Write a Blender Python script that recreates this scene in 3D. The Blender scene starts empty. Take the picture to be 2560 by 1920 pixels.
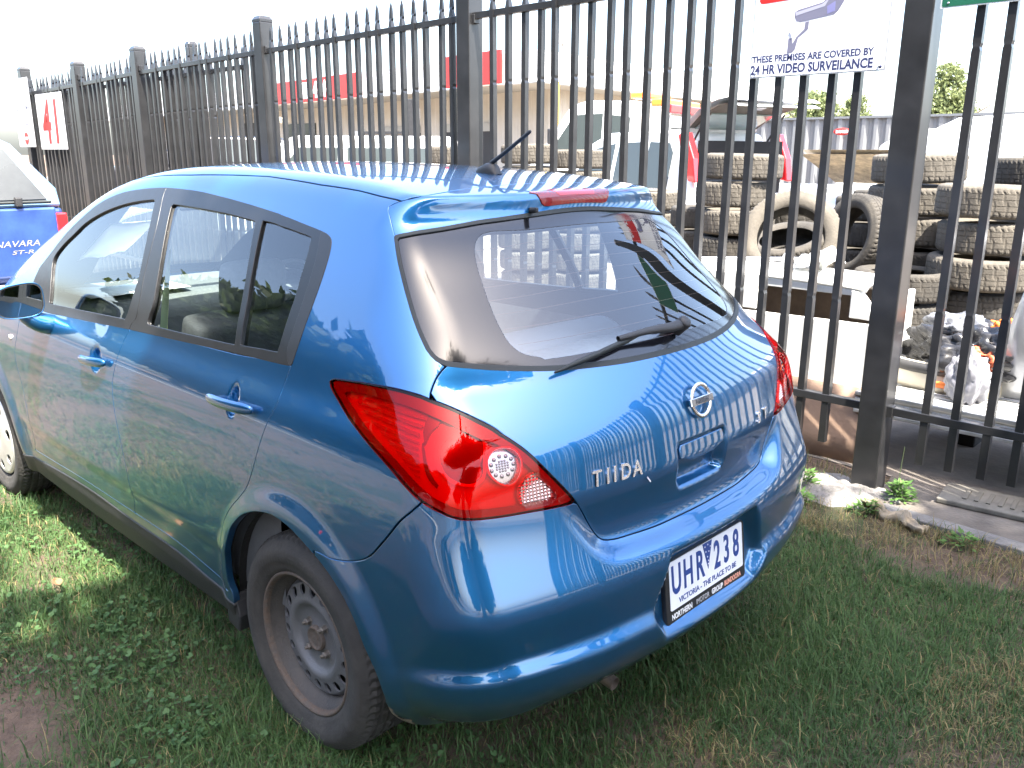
import bpy, bmesh, math, random
import numpy as np
from mathutils import Vector, Matrix
R_ = math.radians
SC = bpy.context.scene
COL = SC.collection
rng = random.Random(7)
# ------------------------------------------------------------------ camera
cam = bpy.data.objects.new("camera", bpy.data.cameras.new("camera"))
COL.objects.link(cam)
cam.data.sensor_width = 36.0
cam.data.lens = 36.0 * 2140.3 / 2560.0
cam.data.clip_start = 0.05
cam.data.clip_end = 1500.0
_yaw, _pit, _rol = R_(46.1287), R_(15.1033), R_(0.2212)
_F = Vector((math.cos(_pit) * math.cos(_yaw), -math.cos(_pit) * math.sin(_yaw), -math.sin(_pit)))
_Rt = _F.cross(Vector((0, 0, 1))).normalized()
_Up = _Rt.cross(_F)
_R2 = math.cos(_rol) * _Rt + math.sin(_rol) * _Up
_U2 = -math.sin(_rol) * _Rt + math.cos(_rol) * _Up
M3 = Matrix((_R2, _U2, -_F)).transposed()
cam.matrix_world = Matrix.Translation((-1.8569, 1.9271, 1.6104)) @ M3.to_4x4()
SC.camera = cam
# ------------------------------------------------------------------ sky, sun, exposure
SUN_EL, SUN_AZ = R_(64), R_(160)          # azimuth measured from +x (car's nose) towards +y
wd = bpy.data.worlds.new("World"); SC.world = wd; wd.use_nodes = True
nt = wd.node_tree; bg = nt.nodes["Background"]
sky = nt.nodes.new("ShaderNodeTexSky"); sky.sky_type = 'NISHITA'; sky.sun_disc = False
sky.sun_elevation = SUN_EL; sky.sun_rotation = R_(90) - SUN_AZ
sky.dust_density = 3.5; sky.air_density = 1.0; sky.ozone_density = 1.0
nt.links.new(sky.outputs[0], bg.inputs[0]); bg.inputs[1].default_value = 0.15
sl = bpy.data.lights.new("sun", 'SUN'); sl.energy = 4.2; sl.angle = R_(0.5); sl.color = (1, .94, .84)
sun = bpy.data.objects.new("sun", sl); COL.objects.link(sun)
_sd = Vector((math.cos(SUN_EL) * math.cos(SUN_AZ), math.cos(SUN_EL) * math.sin(SUN_AZ), math.sin(SUN_EL)))
sun.rotation_euler = (-_sd).to_track_quat('-Z', 'Y').to_euler()
vs = SC.view_settings; vs.view_transform = 'Standard'; vs.look = 'None'; vs.exposure = 2.8; vs.gamma = 1.0
SC.cycles.max_bounces = 10; SC.cycles.transparent_max_bounces = 24; SC.cycles.glossy_bounces = 6
SC.cycles.caustics_reflective = False; SC.cycles.caustics_refractive = False
SC.cycles.use_denoising = True

# ------------------------------------------------------------------ materials
MATS = {}
def mat(name, col, rough=.5, metal=0., coat=0., spec=.5, noise=None, bump=None, coatr=.03, alpha=1.0, emis=None):
    """noise=(scale, amount[, second colour]); bump=(scale, strength)"""
    if name in MATS: return MATS[name]
    m = bpy.data.materials.new(name); m.use_nodes = True; t = m.node_tree
    b = t.nodes["Principled BSDF"]
    b.inputs["Base Color"].default_value = (*col, 1); b.inputs["Roughness"].default_value = rough
    b.inputs["Metallic"].default_value = metal; b.inputs["Coat Weight"].default_value = coat
    b.inputs["Coat Roughness"].default_value = coatr; b.inputs["Specular IOR Level"].default_value = spec
    b.inputs["Alpha"].default_value = alpha
    tc = None
    def coords():
        nonlocal tc
        if tc is None: tc = t.nodes.new("ShaderNodeTexCoord")
        return tc.outputs["Object"]
    if noise:
        n = t.nodes.new("ShaderNodeTexNoise"); n.inputs["Scale"].default_value = noise[0]
        n.inputs["Detail"].default_value = 6; n.inputs["Roughness"].default_value = .65
        t.links.new(coords(), n.inputs["Vector"])
        r = t.nodes.new("ShaderNodeValToRGB"); r.color_ramp.elements[0].position = .35; r.color_ramp.elements[1].position = .68
        c2 = noise[2] if len(noise) > 2 else tuple(min(1, c * (1 + noise[1])) for c in col)
        r.color_ramp.elements[0].color = (*[c * (1 - (noise[1] if len(noise) < 3 else 0)) for c in col], 1)
        r.color_ramp.elements[1].color = (*c2, 1)
        t.links.new(n.outputs["Fac"], r.inputs[0]); t.links.new(r.outputs[0], b.inputs["Base Color"])
        mr = t.nodes.new("ShaderNodeMapRange"); mr.inputs[3].default_value = max(0, rough - .07); mr.inputs[4].default_value = min(1, rough + .1)
        t.links.new(n.outputs["Fac"], mr.inputs[0]); t.links.new(mr.outputs[0], b.inputs["Roughness"])
    if bump:
        n2 = t.nodes.new("ShaderNodeTexNoise"); n2.inputs["Scale"].default_value = bump[0]; n2.inputs["Detail"].default_value = 4
        t.links.new(coords(), n2.inputs["Vector"])
        bp = t.nodes.new("ShaderNodeBump"); bp.inputs["Strength"].default_value = bump[1]; bp.inputs["Distance"].default_value = .01
        t.links.new(n2.outputs["Fac"], bp.inputs["Height"]); t.links.new(bp.outputs[0], b.inputs["Normal"])
    if emis: b.inputs["Emission Color"].default_value = (*emis[:3], 1); b.inputs["Emission Strength"].default_value = emis[3]
    MATS[name] = m; return m
def glassmat(name, tint, refl=1.0, ior=1.5, rough=0.0):
    """thin pane: tinted transparency plus fresnel reflection"""
    if name in MATS: return MATS[name]
    m = bpy.data.materials.new(name); m.use_nodes = True; t = m.node_tree
    t.nodes.remove(t.nodes["Principled BSDF"]); out = t.nodes["Material Output"]
    tr = t.nodes.new("ShaderNodeBsdfTransparent"); tr.inputs[0].default_value = (*tint, 1)
    gl = t.nodes.new("ShaderNodeBsdfGlossy"); gl.inputs["Roughness"].default_value = rough; gl.inputs[0].default_value = (refl, refl, refl, 1)
    fr = t.nodes.new("ShaderNodeFresnel"); ge = t.nodes.new("ShaderNodeNewGeometry"); mi = t.nodes.new("ShaderNodeMapRange")
    mi.inputs[3].default_value = ior; mi.inputs[4].default_value = 1 / ior      # same reflection from both sides of the sheet
    t.links.new(ge.outputs["Backfacing"], mi.inputs[0]); t.links.new(mi.outputs[0], fr.inputs[0])
    mx = t.nodes.new("ShaderNodeMixShader")
    t.links.new(fr.outputs[0], mx.inputs[0]); t.links.new(tr.outputs[0], mx.inputs[1]); t.links.new(gl.outputs[0], mx.inputs[2])
    t.links.new(mx.outputs[0], out.inputs[0]); MATS[name] = m; return m

# ------------------------------------------------------------------ objects
def empty(name, label=None, cat=None, loc=(0, 0, 0), rz=0., group=None):
    o = bpy.data.objects.new(name, None); COL.objects.link(o); o.location = loc; o.rotation_euler = (0, 0, rz)
    o.empty_display_size = .1
    return tag(o, label, cat, group)
def tag(o, label=None, cat=None, group=None, kind=None):
    if label: o["label"] = label
    if cat: o["category"] = cat
    if group: o["group"] = group
    if kind: o["kind"] = kind
    return o
def mobj(name, me, m=None, parent=None, loc=None, rot=None):
    o = bpy.data.objects.new(name, me); COL.objects.link(o)
    if m is not None and len(me.materials) == 0: me.materials.append(m)
    if parent is not None: o.parent = parent
    if loc is not None: o.location = loc
    if rot is not None: o.rotation_euler = rot
    return o
class MB:
    """collects simple shapes into one mesh"""
    def __init__(s): s.v = []; s.f = []; s.sm = []; s.mi = []; s.cur = 0
    def add(s, v, f, smooth=False):
        n = len(s.v); s.v += [tuple(p) for p in v]; s.f += [tuple(i + n for i in q) for q in f]; s.sm += [smooth] * len(f); s.mi += [s.cur] * len(f); return s
    def box(s, c, d, rz=0., M=None, bev=0.):
        hx, hy, hz = d[0] / 2, d[1] / 2, d[2] / 2
        if bev > 0:
            b = min(bev, hx * .9, hy * .9, hz * .9); bm = bmesh.new(); bmesh.ops.create_cube(bm, size=1)
            for v in bm.verts: v.co = (v.co.x * d[0], v.co.y * d[1], v.co.z * d[2])
            bmesh.ops.bevel(bm, geom=bm.edges[:], offset=b, segments=2, affect='EDGES', profile=.5)
            bm.verts.index_update(); V = [v.co.copy() for v in bm.verts]; Fc = [[v.index for v in f.verts] for f in bm.faces]; bm.free()
        else:
            V = [Vector((x * hx, y * hy, z * hz)) for x in (-1, 1) for y in (-1, 1) for z in (-1, 1)]
            Fc = [(0, 1, 3, 2), (4, 6, 7, 5), (0, 4, 5, 1), (2, 3, 7, 6), (0, 2, 6, 4), (1, 5, 7, 3)]
        T = Matrix.Translation(c) @ (M if M is not None else Matrix.Rotation(rz, 4, 'Z'))
        return s.add([T @ v for v in V], Fc, False)
    def tube(s, pts, r, n=10, cap=True, smooth=True):
        pts = [Vector(p) for p in pts]; rs = r if isinstance(r, (list, tuple)) else [r] * len(pts)
        V = []; Fc = []; up = Vector((0, 0, 1))
        for i, p in enumerate(pts):
            d = (pts[min(i + 1, len(pts) - 1)] - pts[max(i - 1, 0)]).normalized()
            a = d.cross(up if abs(d.z) < .95 else Vector((1, 0, 0))).normalized(); b = a.cross(d)
            for k in range(n):
                t = 2 * math.pi * k / n; V.append(p + (a * math.cos(t) + b * math.sin(t)) * rs[i])
        for i in range(len(pts) - 1):
            for k in range(n):
                Fc.append((i * n + k, i * n + (k + 1) % n, (i + 1) * n + (k + 1) % n, (i + 1) * n + k))
        s.add(V, Fc, smooth)
        if cap:
            s.add(V[:n], [tuple(range(n))], False); s.add(V[-n:], [tuple(reversed(range(n)))], False)
        return s
    def lathe(s, prof, n=32, M=None, smooth=True, close=False):
        """profile [(radius, height)] round local z"""
        T = M if M is not None else Matrix(); V = []; Fc = []
        for r, h in prof:
            for k in range(n):
                t = 2 * math.pi * k / n; V.append(T @ Vector((r * math.cos(t), r * math.sin(t), h)))
        m = len(prof)
        for i in range(m - 1 + (1 if close else 0)):
            j = (i + 1) % m
            for k in range(n): Fc.append((i * n + k, i * n + (k + 1) % n, j * n + (k + 1) % n, j * n + k))
        return s.add(V, Fc, smooth)
    def prism(s, poly, y0, y1, ax='y', M=None):
        """extrude a 2D polygon: ax='y' -> poly is (x,z); ax='x' -> (y,z); ax='z' -> (x,y)"""
        T = M if M is not None else Matrix(); n = len(poly)
        def P(a, b, h): return Vector((a, h, b)) if ax == 'y' else Vector((h, a, b)) if ax == 'x' else Vector((a, b, h))
        V = [T @ P(a, b, h) for h in (y0, y1) for a, b in poly]
        s.add(V, [tuple(range(n)), tuple(reversed(range(n, 2 * n)))] + [(i, i + n, (i + 1) % n + n, (i + 1) % n) for i in range(n)], False); return s
    def grid(s, P, smooth=True, flip=False):
        n0, n1 = len(P), len(P[0]); V = [p for r in P for p in r]
        Fc = [(i * n1 + j, (i + 1) * n1 + j, (i + 1) * n1 + j + 1, i * n1 + j + 1) for i in range(n0 - 1) for j in range(n1 - 1)]
        if flip: Fc = [tuple(reversed(f)) for f in Fc]
        return s.add(V, Fc, smooth)
    def mesh(s, name, fix=True):
        me = bpy.data.meshes.new(name); me.from_pydata([tuple(v) for v in s.v], [], s.f); me.update()
        me.polygons.foreach_set("use_smooth", s.sm)
        if any(s.mi): me.polygons.foreach_set("material_index", s.mi)
        if fix:
            bm = bmesh.new(); bm.from_mesh(me); bmesh.ops.recalc_face_normals(bm, faces=bm.faces[:]); bm.to_mesh(me); bm.free()
        return me
    def obj(s, name, m=None, parent=None, loc=None, rot=None, fix=True):
        me = s.mesh(name, fix)
        if isinstance(m, (list, tuple)):
            for k in m: me.materials.append(k)
            m = None
        return mobj(name, me, m, parent, loc, rot)
def bevel(o, w, seg=2, ang=40):
    b = o.modifiers.new("bevel", 'BEVEL'); b.width = w; b.segments = seg; b.limit_method = 'ANGLE'; b.angle_limit = R_(ang); return o
def subsurf(o, lv=2):
    b = o.modifiers.new("sub", 'SUBSURF'); b.levels = lv; b.render_levels = lv; return o
def text_mesh(name, body, size, m, parent, M, extrude=.0006, align='CENTER', xs=1.0, shear=0., bold=0., vcen=False):
    """lettering turned into a mesh: local x to the right, local y up the letters, local z out of the surface"""
    cu = bpy.data.curves.new(name, 'FONT'); cu.body = body; cu.size = size; cu.extrude = extrude; cu.align_x = align
    cu.shear = shear; cu.offset = bold; cu.resolution_u = 3
    if vcen: cu.align_y = 'CENTER'
    tmp = bpy.data.objects.new(name, cu); COL.objects.link(tmp)
    dg = bpy.context.evaluated_depsgraph_get(); me = bpy.data.meshes.new_from_object(tmp.evaluated_get(dg))
    bpy.data.objects.remove(tmp); bpy.data.curves.remove(cu)
    me.transform(Matrix.Diagonal((xs, 1, 1, 1))); me.materials.clear()
    o = mobj(name, me, m, parent); o.matrix_local = M; return o
def frame_mat(o, x, z):
    """matrix from origin, local x direction and outward normal"""
    x = Vector(x).normalized(); z = Vector(z); z = (z - x * z.dot(x)).normalized(); y = z.cross(x)
    return Matrix.Translation(o) @ Matrix((x, y, z)).transposed().to_4x4()
def copy_tree(o, parent=None):
    c = o.copy(); COL.objects.link(c)
    if parent is not None: c.parent = parent
    for ch in list(o.children): copy_tree(ch, c)
    return c

# ================================================================== the blue hatchback
def pchip(xs,ys):
    xs=np.array(xs,float);ys=np.array(ys,float);h=np.diff(xs);dl=np.diff(ys)/h
    d=np.zeros(len(xs));d[0]=dl[0];d[-1]=dl[-1]
    w1=2*h[1:]+h[:-1];w2=h[1:]+2*h[:-1]
    ok=dl[:-1]*dl[1:]>0
    d[1:-1][ok]=((w1+w2)[ok])/(w1[ok]/dl[:-1][ok]+w2[ok]/dl[1:][ok])
    def f(x):
        x=np.clip(x,xs[0],xs[-1]);i=np.clip(np.searchsorted(xs,x)-1,0,len(h)-1)
        t=(x-xs[i])/h[i];t2=t*t;t3=t2*t
        return (2*t3-3*t2+1)*ys[i]+(t3-2*t2+t)*h[i]*d[i]+(3*t2-2*t3)*ys[i+1]+(t3-t2)*h[i]*d[i+1]
    return f
def smooth(xs,ys):   # natural cubic spline
    xs=np.array(xs,float);ys=np.array(ys,float);n=len(xs);h=np.diff(xs)
    A=np.zeros((n,n));b=np.zeros(n);A[0,0]=A[-1,-1]=1
    for i in range(1,n-1):
        A[i,i-1]=h[i-1];A[i,i]=2*(h[i-1]+h[i]);A[i,i+1]=h[i];b[i]=6*((ys[i+1]-ys[i])/h[i]-(ys[i]-ys[i-1])/h[i-1])
    M=np.linalg.solve(A,b)
    def f(x):
        x=np.clip(x,xs[0],xs[-1]);i=np.clip(np.searchsorted(xs,x)-1,0,n-2)
        a=xs[i+1]-x;c=x-xs[i]
        return M[i]*a**3/(6*h[i])+M[i+1]*c**3/(6*h[i])+(ys[i]/h[i]-M[i]*h[i]/6)*a+(ys[i+1]/h[i]-M[i+1]*h[i]/6)*c
    return f
def T(s): # "a:b, c:d" table
    q=[tuple(map(float,k.split(':'))) for k in s.split(',')];q.sort();return [k[0] for k in q],[k[1] for k in q]
SIDE=smooth(*T('.15:.785,.25:.812,.35:.834,.5:.846,.65:.848,.78:.844,.88:.832,.96:.812,1.02:.785,1.1:.760,1.2:.722,1.32:.668,1.45:.597,1.55:.53,1.65:.45'))
TAPL=smooth(*T('-1:.02,-.6:.006,-.3:.0,.1:0,1.9:0,2.4:.012,2.9:.045,3.3:.10,3.6:.16'))
TAPU=smooth(*T('-1:.14,-.6:.08,-.2:.035,.3:.01,.8:0,1.4:0,1.8:.015,2.4:.06,3:.12,3.6:.2'))
REAR=smooth(*T('.12:-.50,.2:-.56,.28:-.69,.36:-.762,.42:-.782,.48:-.786,.54:-.789,.595:-.792,.63:-.788,.66:-.778,.72:-.756,.78:-.738,.85:-.722,.93:-.705,1.0:-.681,1.06:-.647,1.12:-.605,1.2:-.53,1.3:-.425,1.4:-.318,1.44:-.272,1.46:-.2625,1.5:-.262,1.6:-.24'))
RCUR=pchip(*T('.1:.24,.45:.21,.65:.20,.8:.21,.95:.22,1.05:.32,1.1:.38,1.3:.40,1.6:.36'))
RK=pchip(*T('.1:.22,.4:.2,.6:.12,.8:.11,.9:.10,1.05:.10,1.2:.10,1.4:.05,1.6:.05'))
TOP=smooth(*T('-.5:1.44,-.25:1.504,-.1:1.527,.1:1.55,.5:1.571,.9:1.578,1.2:1.567,1.5:1.526,1.75:1.458,2.0:1.36,2.3:1.215,2.6:1.03,2.75:.965,3.0:.90,3.2:.84,3.4:.74,3.55:.6'))
FRONT=smooth(*T('.1:3.25,.3:3.38,.5:3.42,.7:3.40,.85:3.3,1.6:2.4'))
def sm(a,b,k):
    h=np.maximum(k-np.abs(a-b),0)/k
    return np.maximum(a,b)+h*h*k*.25
def F(x,y,z):
    e=1e-3
    up=np.clip((z-.9)/.5,0,1);up=up*up*(3-2*up)
    W=SIDE(z)-TAPL(x)*(1-up)-TAPU(x)*up
    s=(SIDE(z+e)-SIDE(z-e))/(2*e)
    a=(y-W)/np.sqrt(1+s*s)
    r=REAR(z)+RCUR(z)*y*y;s=(REAR(z+e)-REAR(z-e))/(2*e)
    b=(r-x)/np.sqrt(1+s*s+(2*RCUR(z)*y)**2)
    t=TOP(x)-.07*y*y;s=(TOP(x+e)-TOP(x-e))/(2*e)
    c=(z-t)/np.sqrt(1+s*s+.04*y*y)
    fx=FRONT(z)-.28*y*y
    d=(x-fx)*.9
    g=sm(a,b,RK(z))
    g=sm(g,c,.06+.05*np.clip((x-1.6)/.4,0,1)-.048*np.clip((-.03-x)/.13,0,1)*np.clip((.56-y)/.1,0,1))
    return sm(g,d,.15)
PX,PY,Z0=.35,.30,1.0
def solve(O,D,tmax=2.2):
    lo=np.zeros(O.shape[:-1]);hi=np.full(O.shape[:-1],tmax)
    for i in range(26):
        m=(lo+hi)/2;P=O+D*m[...,None];f=F(P[...,0],P[...,1],P[...,2])
        lo=np.where(f<0,m,lo);hi=np.where(f<0,hi,m)
    return O+D*((lo+hi)/2)[...,None]
RF,RA=.80,.60
def wall_params(gu,gv):
    gu,gv=np.broadcast_arrays(gu,gv)
    # gu: side: -x (so from -3.2 to -PX) ; fan ; rear
    a=np.clip((gu+PX)/RF,0,np.pi/2)
    ox=np.where(gu<-PX,-gu,PX);over=np.maximum(gu+PX-RF*np.pi/2,0)
    oy=PY-over
    dx=-np.sin(a);dy=np.cos(a)
    z0=np.where(ox>2.3,np.clip(Z0-(ox-2.3)*.45,.55,1),Z0)
    al=np.maximum(gv-Z0,0)/RA
    z=np.where(gv<Z0,.16+(gv-.16)*(z0-.16)/(Z0-.16),z0)
    O=np.stack([ox,oy,z],-1);D=np.stack([dx*np.cos(al),dy*np.cos(al),np.sin(al)],-1)
    return O,D
GU1=-PX+RF*np.pi/2+PY
def wall(gu,gv):
    O,D=wall_params(gu,gv);return solve(O,D)
def roof(x,y):
    x,y=np.broadcast_arrays(x,y)
    O=np.stack([x,y,np.full(x.shape,.6)],-1);D=np.zeros(O.shape);D[...,2]=1
    return solve(O,D)

C_ = {'lampBot':[(0.7685,0.8215),(0.7206,0.8241),(0.6695,0.8283),(0.6147,0.8323),(0.5714,0.8374),(0.549,0.8413),(0.5344,0.8446),(0.5166,0.8523),(0.5026,0.8615),(0.4769,0.8788),(0.451,0.9055),(0.4238,0.9345),(0.3749,0.9733),(0.3272,1.0094),(0.2924,1.0371)],
'lampTip':[(0.2803,1.0505),(0.2812,1.059),(0.2936,1.0645)],
'lampTop':[(0.372,1.065),(0.447,1.0618),(0.4925,1.0551),(0.515,1.049),(0.5343,1.0437),(0.5545,1.0372),(0.59,1.0234),(0.6273,1.0062),(0.6567,0.9811),(0.6824,0.9507),(0.724,0.891),(0.7502,0.8519)],
'tgU':[(0.7678,0.8227),(0.8022,0.7602),(0.8201,0.7303),(0.8358,0.7139),(0.8587,0.707),(0.8924,0.7036),(1.0005,0.6988),(1.0738,0.699)],
'tgL':[(0.515,1.049),(0.5258,1.0641),(0.5394,1.0795),(0.5543,1.0905),(0.5654,1.0967),(0.557,1.0996),(0.5452,1.1079),(0.5306,1.1319),(0.517,1.1881),(0.5029,1.3017),(0.5031,1.3713),(0.4971,1.4208),(0.4947,1.4429),(0.5033,1.4531),(0.5252,1.4559),(0.5534,1.4553)],
'tgTop':[(0.6357,1.4573),(0.8484,1.4922),(0.9828,1.5011)],
'winL':[(0.5042,1.37),(0.5029,1.3017),(0.517,1.1881),(0.5306,1.1319),(0.5384,1.1166),(0.5482,1.1064),(0.5677,1.0985)],
'winB':[(0.5927,1.0953),(0.6784,1.0848),(0.8139,1.0727),(0.9767,1.0657),(1.1255,1.064)],
'winT':[(1.0124,1.3836),(0.8285,1.3882),(0.6651,1.3802),(0.5472,1.3712)],
'gi':[(1.0391,1.3602),(0.8836,1.3621),(0.8412,1.3624),(0.8145,1.3591),(0.7907,1.3504),(0.7719,1.3389),(0.7548,1.3209),(0.7408,1.2964),(0.7327,1.2694),(0.7249,1.2243),(0.7194,1.171),(0.7211,1.1384),(0.7248,1.1242),(0.7312,1.1145),(0.7429,1.1051),(0.7599,1.0985),(0.7856,1.0938),(0.8366,1.0882),(0.8547,1.0872)],
'frame':[(-2.002,1.1986),(-1.9799,1.2265),(-1.9585,1.2541),(-1.9329,1.2866),(-1.9019,1.327),(-1.867,1.3709),(-1.8279,1.4121),(-1.7818,1.4504),(-1.7329,1.4857),(-1.691,1.5142),(-1.6606,1.5337),(-1.6348,1.5477),(-1.6055,1.5603),(-1.5709,1.5735),(-1.5333,1.5854),(-1.4969,1.5955),(-1.4631,1.603),(-1.43,1.6088),(-1.3943,1.6138),(-1.3525,1.6184),(-1.3095,1.6225),(-1.2717,1.6259),(-1.2425,1.6283),(-1.2175,1.6298),(-1.1919,1.6311),(-1.1666,1.6328),(-1.1407,1.6343),(-1.1081,1.6352),(-1.0649,1.6354),(-1.0159,1.6352),(-0.9682,1.6345),(-0.9257,1.6337),(-0.8841,1.6326),(-0.8369,1.6303),(-0.7806,1.6266),(-0.7199,1.622),(-0.6613,1.6173),(-0.6069,1.6127),(-0.5542,1.6079),(-0.5016,1.6029),(-0.448,1.5974),(-0.3947,1.5916),(-0.3349,1.5856),(-0.2088,1.5747),(-0.0977,1.5579),(-0.009,1.5393),(0.0603,1.5212),(0.1145,1.5045),(0.1534,1.4907),(0.1764,1.4816),(0.1895,1.4758),(0.2004,1.4702),(0.2115,1.4636),(0.2206,1.4572),(0.2275,1.451),(0.2321,1.446),(0.2347,1.4412),(0.2358,1.434),(0.2354,1.4236),(0.2336,1.4108),(0.2297,1.3957),(0.2236,1.3773),(0.2157,1.3563),(0.2067,1.3349),(0.1967,1.3136),(0.1858,1.2918),(0.1753,1.2697),(0.1656,1.2472),(0.1564,1.2247),(0.1478,1.2032),(0.14,1.1838),(0.1323,1.1655),(0.1249,1.1475),(0.1168,1.1278),(0.1085,1.1081),(0.1016,1.0932),(0.1004,1.0852),(0.1009,1.0819),(0.0928,1.0801),(0.0741,1.0791),(0.0453,1.0795),(-0.001,1.0803),(-0.0759,1.0814),(-0.1783,1.082),(-0.2944,1.0808),(-0.3888,1.0772),(-0.4656,1.0727),(-0.5457,1.0681),(-0.6308,1.0633),(-0.7197,1.0584),(-0.805,1.0537),(-0.8798,1.0499),(-0.9493,1.0465),(-1.0245,1.0424),(-1.1098,1.0372),(-1.2022,1.0311),(-1.3024,1.0246),(-1.4202,1.017),(-1.5484,1.0089),(-1.6583,1.0021),(-1.7287,0.9983),(-1.7735,0.9966),(-1.8143,0.9959),(-1.8591,0.9954),(-1.8997,0.996),(-1.9351,0.9997),(-1.9635,1.0099),(-1.9857,1.0245),(-2.0034,1.0411),(-2.0159,1.0596),(-2.0236,1.0801),(-2.0307,1.101)],
'gF':[(-1.7902,1.0324),(-1.8293,1.147),(-1.8764,1.2575),(-1.827,1.3391),(-1.7404,1.4101),(-1.6861,1.4541),(-1.6267,1.4867),(-1.5398,1.52),(-1.4524,1.5446),(-1.3594,1.5645),(-1.2672,1.5786),(-1.176,1.5881),(-1.1418,1.5889),(-1.1315,1.5779),(-1.097,1.4955),(-1.0697,1.3937),(-1.0467,1.2807),(-1.0476,1.2074),(-1.0557,1.1378),(-1.0729,1.0786),(-1.0934,1.0731),(-1.277,1.0628),(-1.5343,1.0481)],
'gR':[(-0.8981,1.081),(-0.909,1.0893),(-0.9042,1.1241),(-0.8967,1.1736),(-0.9128,1.27),(-0.9374,1.3727),(-0.9652,1.4656),(-0.9963,1.5546),(-0.9994,1.5765),(-0.9761,1.5797),(-0.8375,1.5768),(-0.7279,1.5732),(-0.6237,1.5689),(-0.5228,1.5618),(-0.4563,1.5554),(-0.4456,1.5366),(-0.4184,1.4519),(-0.3955,1.3632),(-0.376,1.2719),(-0.3619,1.1803),(-0.3527,1.1089),(-0.3643,1.1033),(-0.4844,1.0969),(-0.6863,1.088)],
'gQ':[(-0.309,1.1083),(-0.315,1.1315),(-0.336,1.2149),(-0.3615,1.3183),(-0.3839,1.4201),(-0.4054,1.5062),(-0.4176,1.556),(-0.4096,1.5611),(-0.3293,1.556),(-0.1514,1.5386),(0.0008,1.5093),(0.0784,1.4876),(0.0907,1.4803),(0.0908,1.4538),(0.0815,1.4071),(0.0683,1.3549),(0.0576,1.2964),(0.038,1.2329),(0.022,1.175),(0.0059,1.1169),(-0.0058,1.111),(-0.1297,1.1126)],
'dtr':[(0.1584,1.4884),(0.1565,1.4368),(0.1495,1.3858),(0.1267,1.3109),(0.1002,1.2357),(0.0798,1.1754),(0.0626,1.1161),(0.0908,1.0788),(0.1141,1.1187),(0.1478,1.2032),(0.2067,1.3349),(0.2297,1.3957),(0.2358,1.434),(0.2275,1.451),(0.2004,1.4702)],
'Bsplit':[(-1.0972,1.6209),(-1.0658,1.5504),(-1.0391,1.4762),(-1.0228,1.3844),(-1.0115,1.2853),(-0.9941,1.1794),(-0.9934,1.0954),(-1.0256,1.0488)],
'Bgap':[(-1.0245,1.0424),(-1.0408,1.0042),(-1.0498,0.9635),(-1.0644,0.9082),(-1.078,0.865),(-1.0796,0.8234),(-1.0722,0.776),(-1.0591,0.715),(-1.0317,0.6059),(-1.0185,0.521),(-1.0119,0.4388),(-1.0282,0.389)],
'Agap':[(-2.026,0.9747),(-2.068,0.8847),(-2.108,0.7925),(-2.0969,0.7307),(-2.0618,0.6692),(-2.0422,0.5745),(-2.0412,0.4762),(-2.0462,0.3962)],
'rgap':[(0.0931,1.079),(0.0762,1.0431),(0.0624,1.0096),(0.0484,0.9749),(0.0237,0.9412),(-0.003,0.9042),(-0.025,0.8708),(-0.0465,0.8335),(-0.0764,0.7825),(-0.1213,0.7243),(-0.1827,0.6786),(-0.2637,0.6289),(-0.3181,0.5862),(-0.3482,0.5463),(-0.3638,0.5044),(-0.3699,0.4498)],
'dbot':[(-2.0816,0.3549),(-1.5209,0.3794),(-1.035,0.3821),(-0.7241,0.3794),(-0.5009,0.3547),(-0.3653,0.3332)],
'skt':[(-2.1244,0.3142),(-1.5134,0.3451),(-1.0634,0.3359),(-0.7485,0.3343),(-0.5233,0.3133),(-0.3616,0.3041)],
'skb':[(-2.2237,0.2355),(-1.9053,0.2592),(-1.6347,0.2358),(-1.2467,0.2313),(-0.9554,0.2288),(-0.6366,0.2306),(-0.4743,0.2179),(-0.3396,0.223)],
'arch':[(-0.3585,0.2406),(-0.3476,0.275),(-0.3347,0.3221),(-0.3505,0.3613),(-0.3524,0.3939),(-0.3419,0.4455),(-0.3154,0.4925),(-0.2812,0.5376),(-0.2435,0.5787),(-0.1975,0.61),(-0.1488,0.6367),(-0.0923,0.6591),(-0.0356,0.6761),(0.0106,0.6853),(0.0576,0.692),(0.1037,0.6906),(0.1486,0.6835),(0.1838,0.6725),(0.2158,0.6593),(0.2569,0.6395),(0.2918,0.6149),(0.3166,0.5902),(0.3362,0.5615),(0.3568,0.5202),(0.3723,0.4746),(0.3867,0.4407),(0.3991,0.4091),(0.4092,0.3715),(0.4144,0.3498)],
'bgap':[(0.4769,0.8779),(0.4586,0.8506),(0.44,0.8205),(0.4167,0.77),(0.3918,0.7201),(0.379,0.7003),(0.3653,0.685),(0.3413,0.668),(0.3183,0.6608),(0.2944,0.6572),(0.2673,0.6572),(0.2417,0.6546)],
'bbot':[(0.4144,0.3498),(0.421,0.3115),(0.4379,0.253),(0.4608,0.2199),(0.4867,0.207),(0.5272,0.213),(0.5509,0.2945),(0.5966,0.3149),(0.6447,0.3272),(0.7009,0.3232),(0.7701,0.3091)],
'crease':[(0.4221,0.4497),(0.4714,0.4859),(0.5014,0.4975),(0.5251,0.5011),(0.5495,0.503),(0.5748,0.5059),(0.6162,0.5111),(0.7029,0.5048),(0.7903,0.5007),(0.8866,0.5051),(0.9688,0.5005)],
'hrec':[(1.102,0.8697),(1.1106,0.8772),(1.1269,0.8787),(1.1814,0.8812)],
'hrec2':[(1.1578,0.7802),(1.1157,0.7814),(1.1045,0.7864),(1.1008,0.7988),(1.0994,0.8305)],
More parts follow.
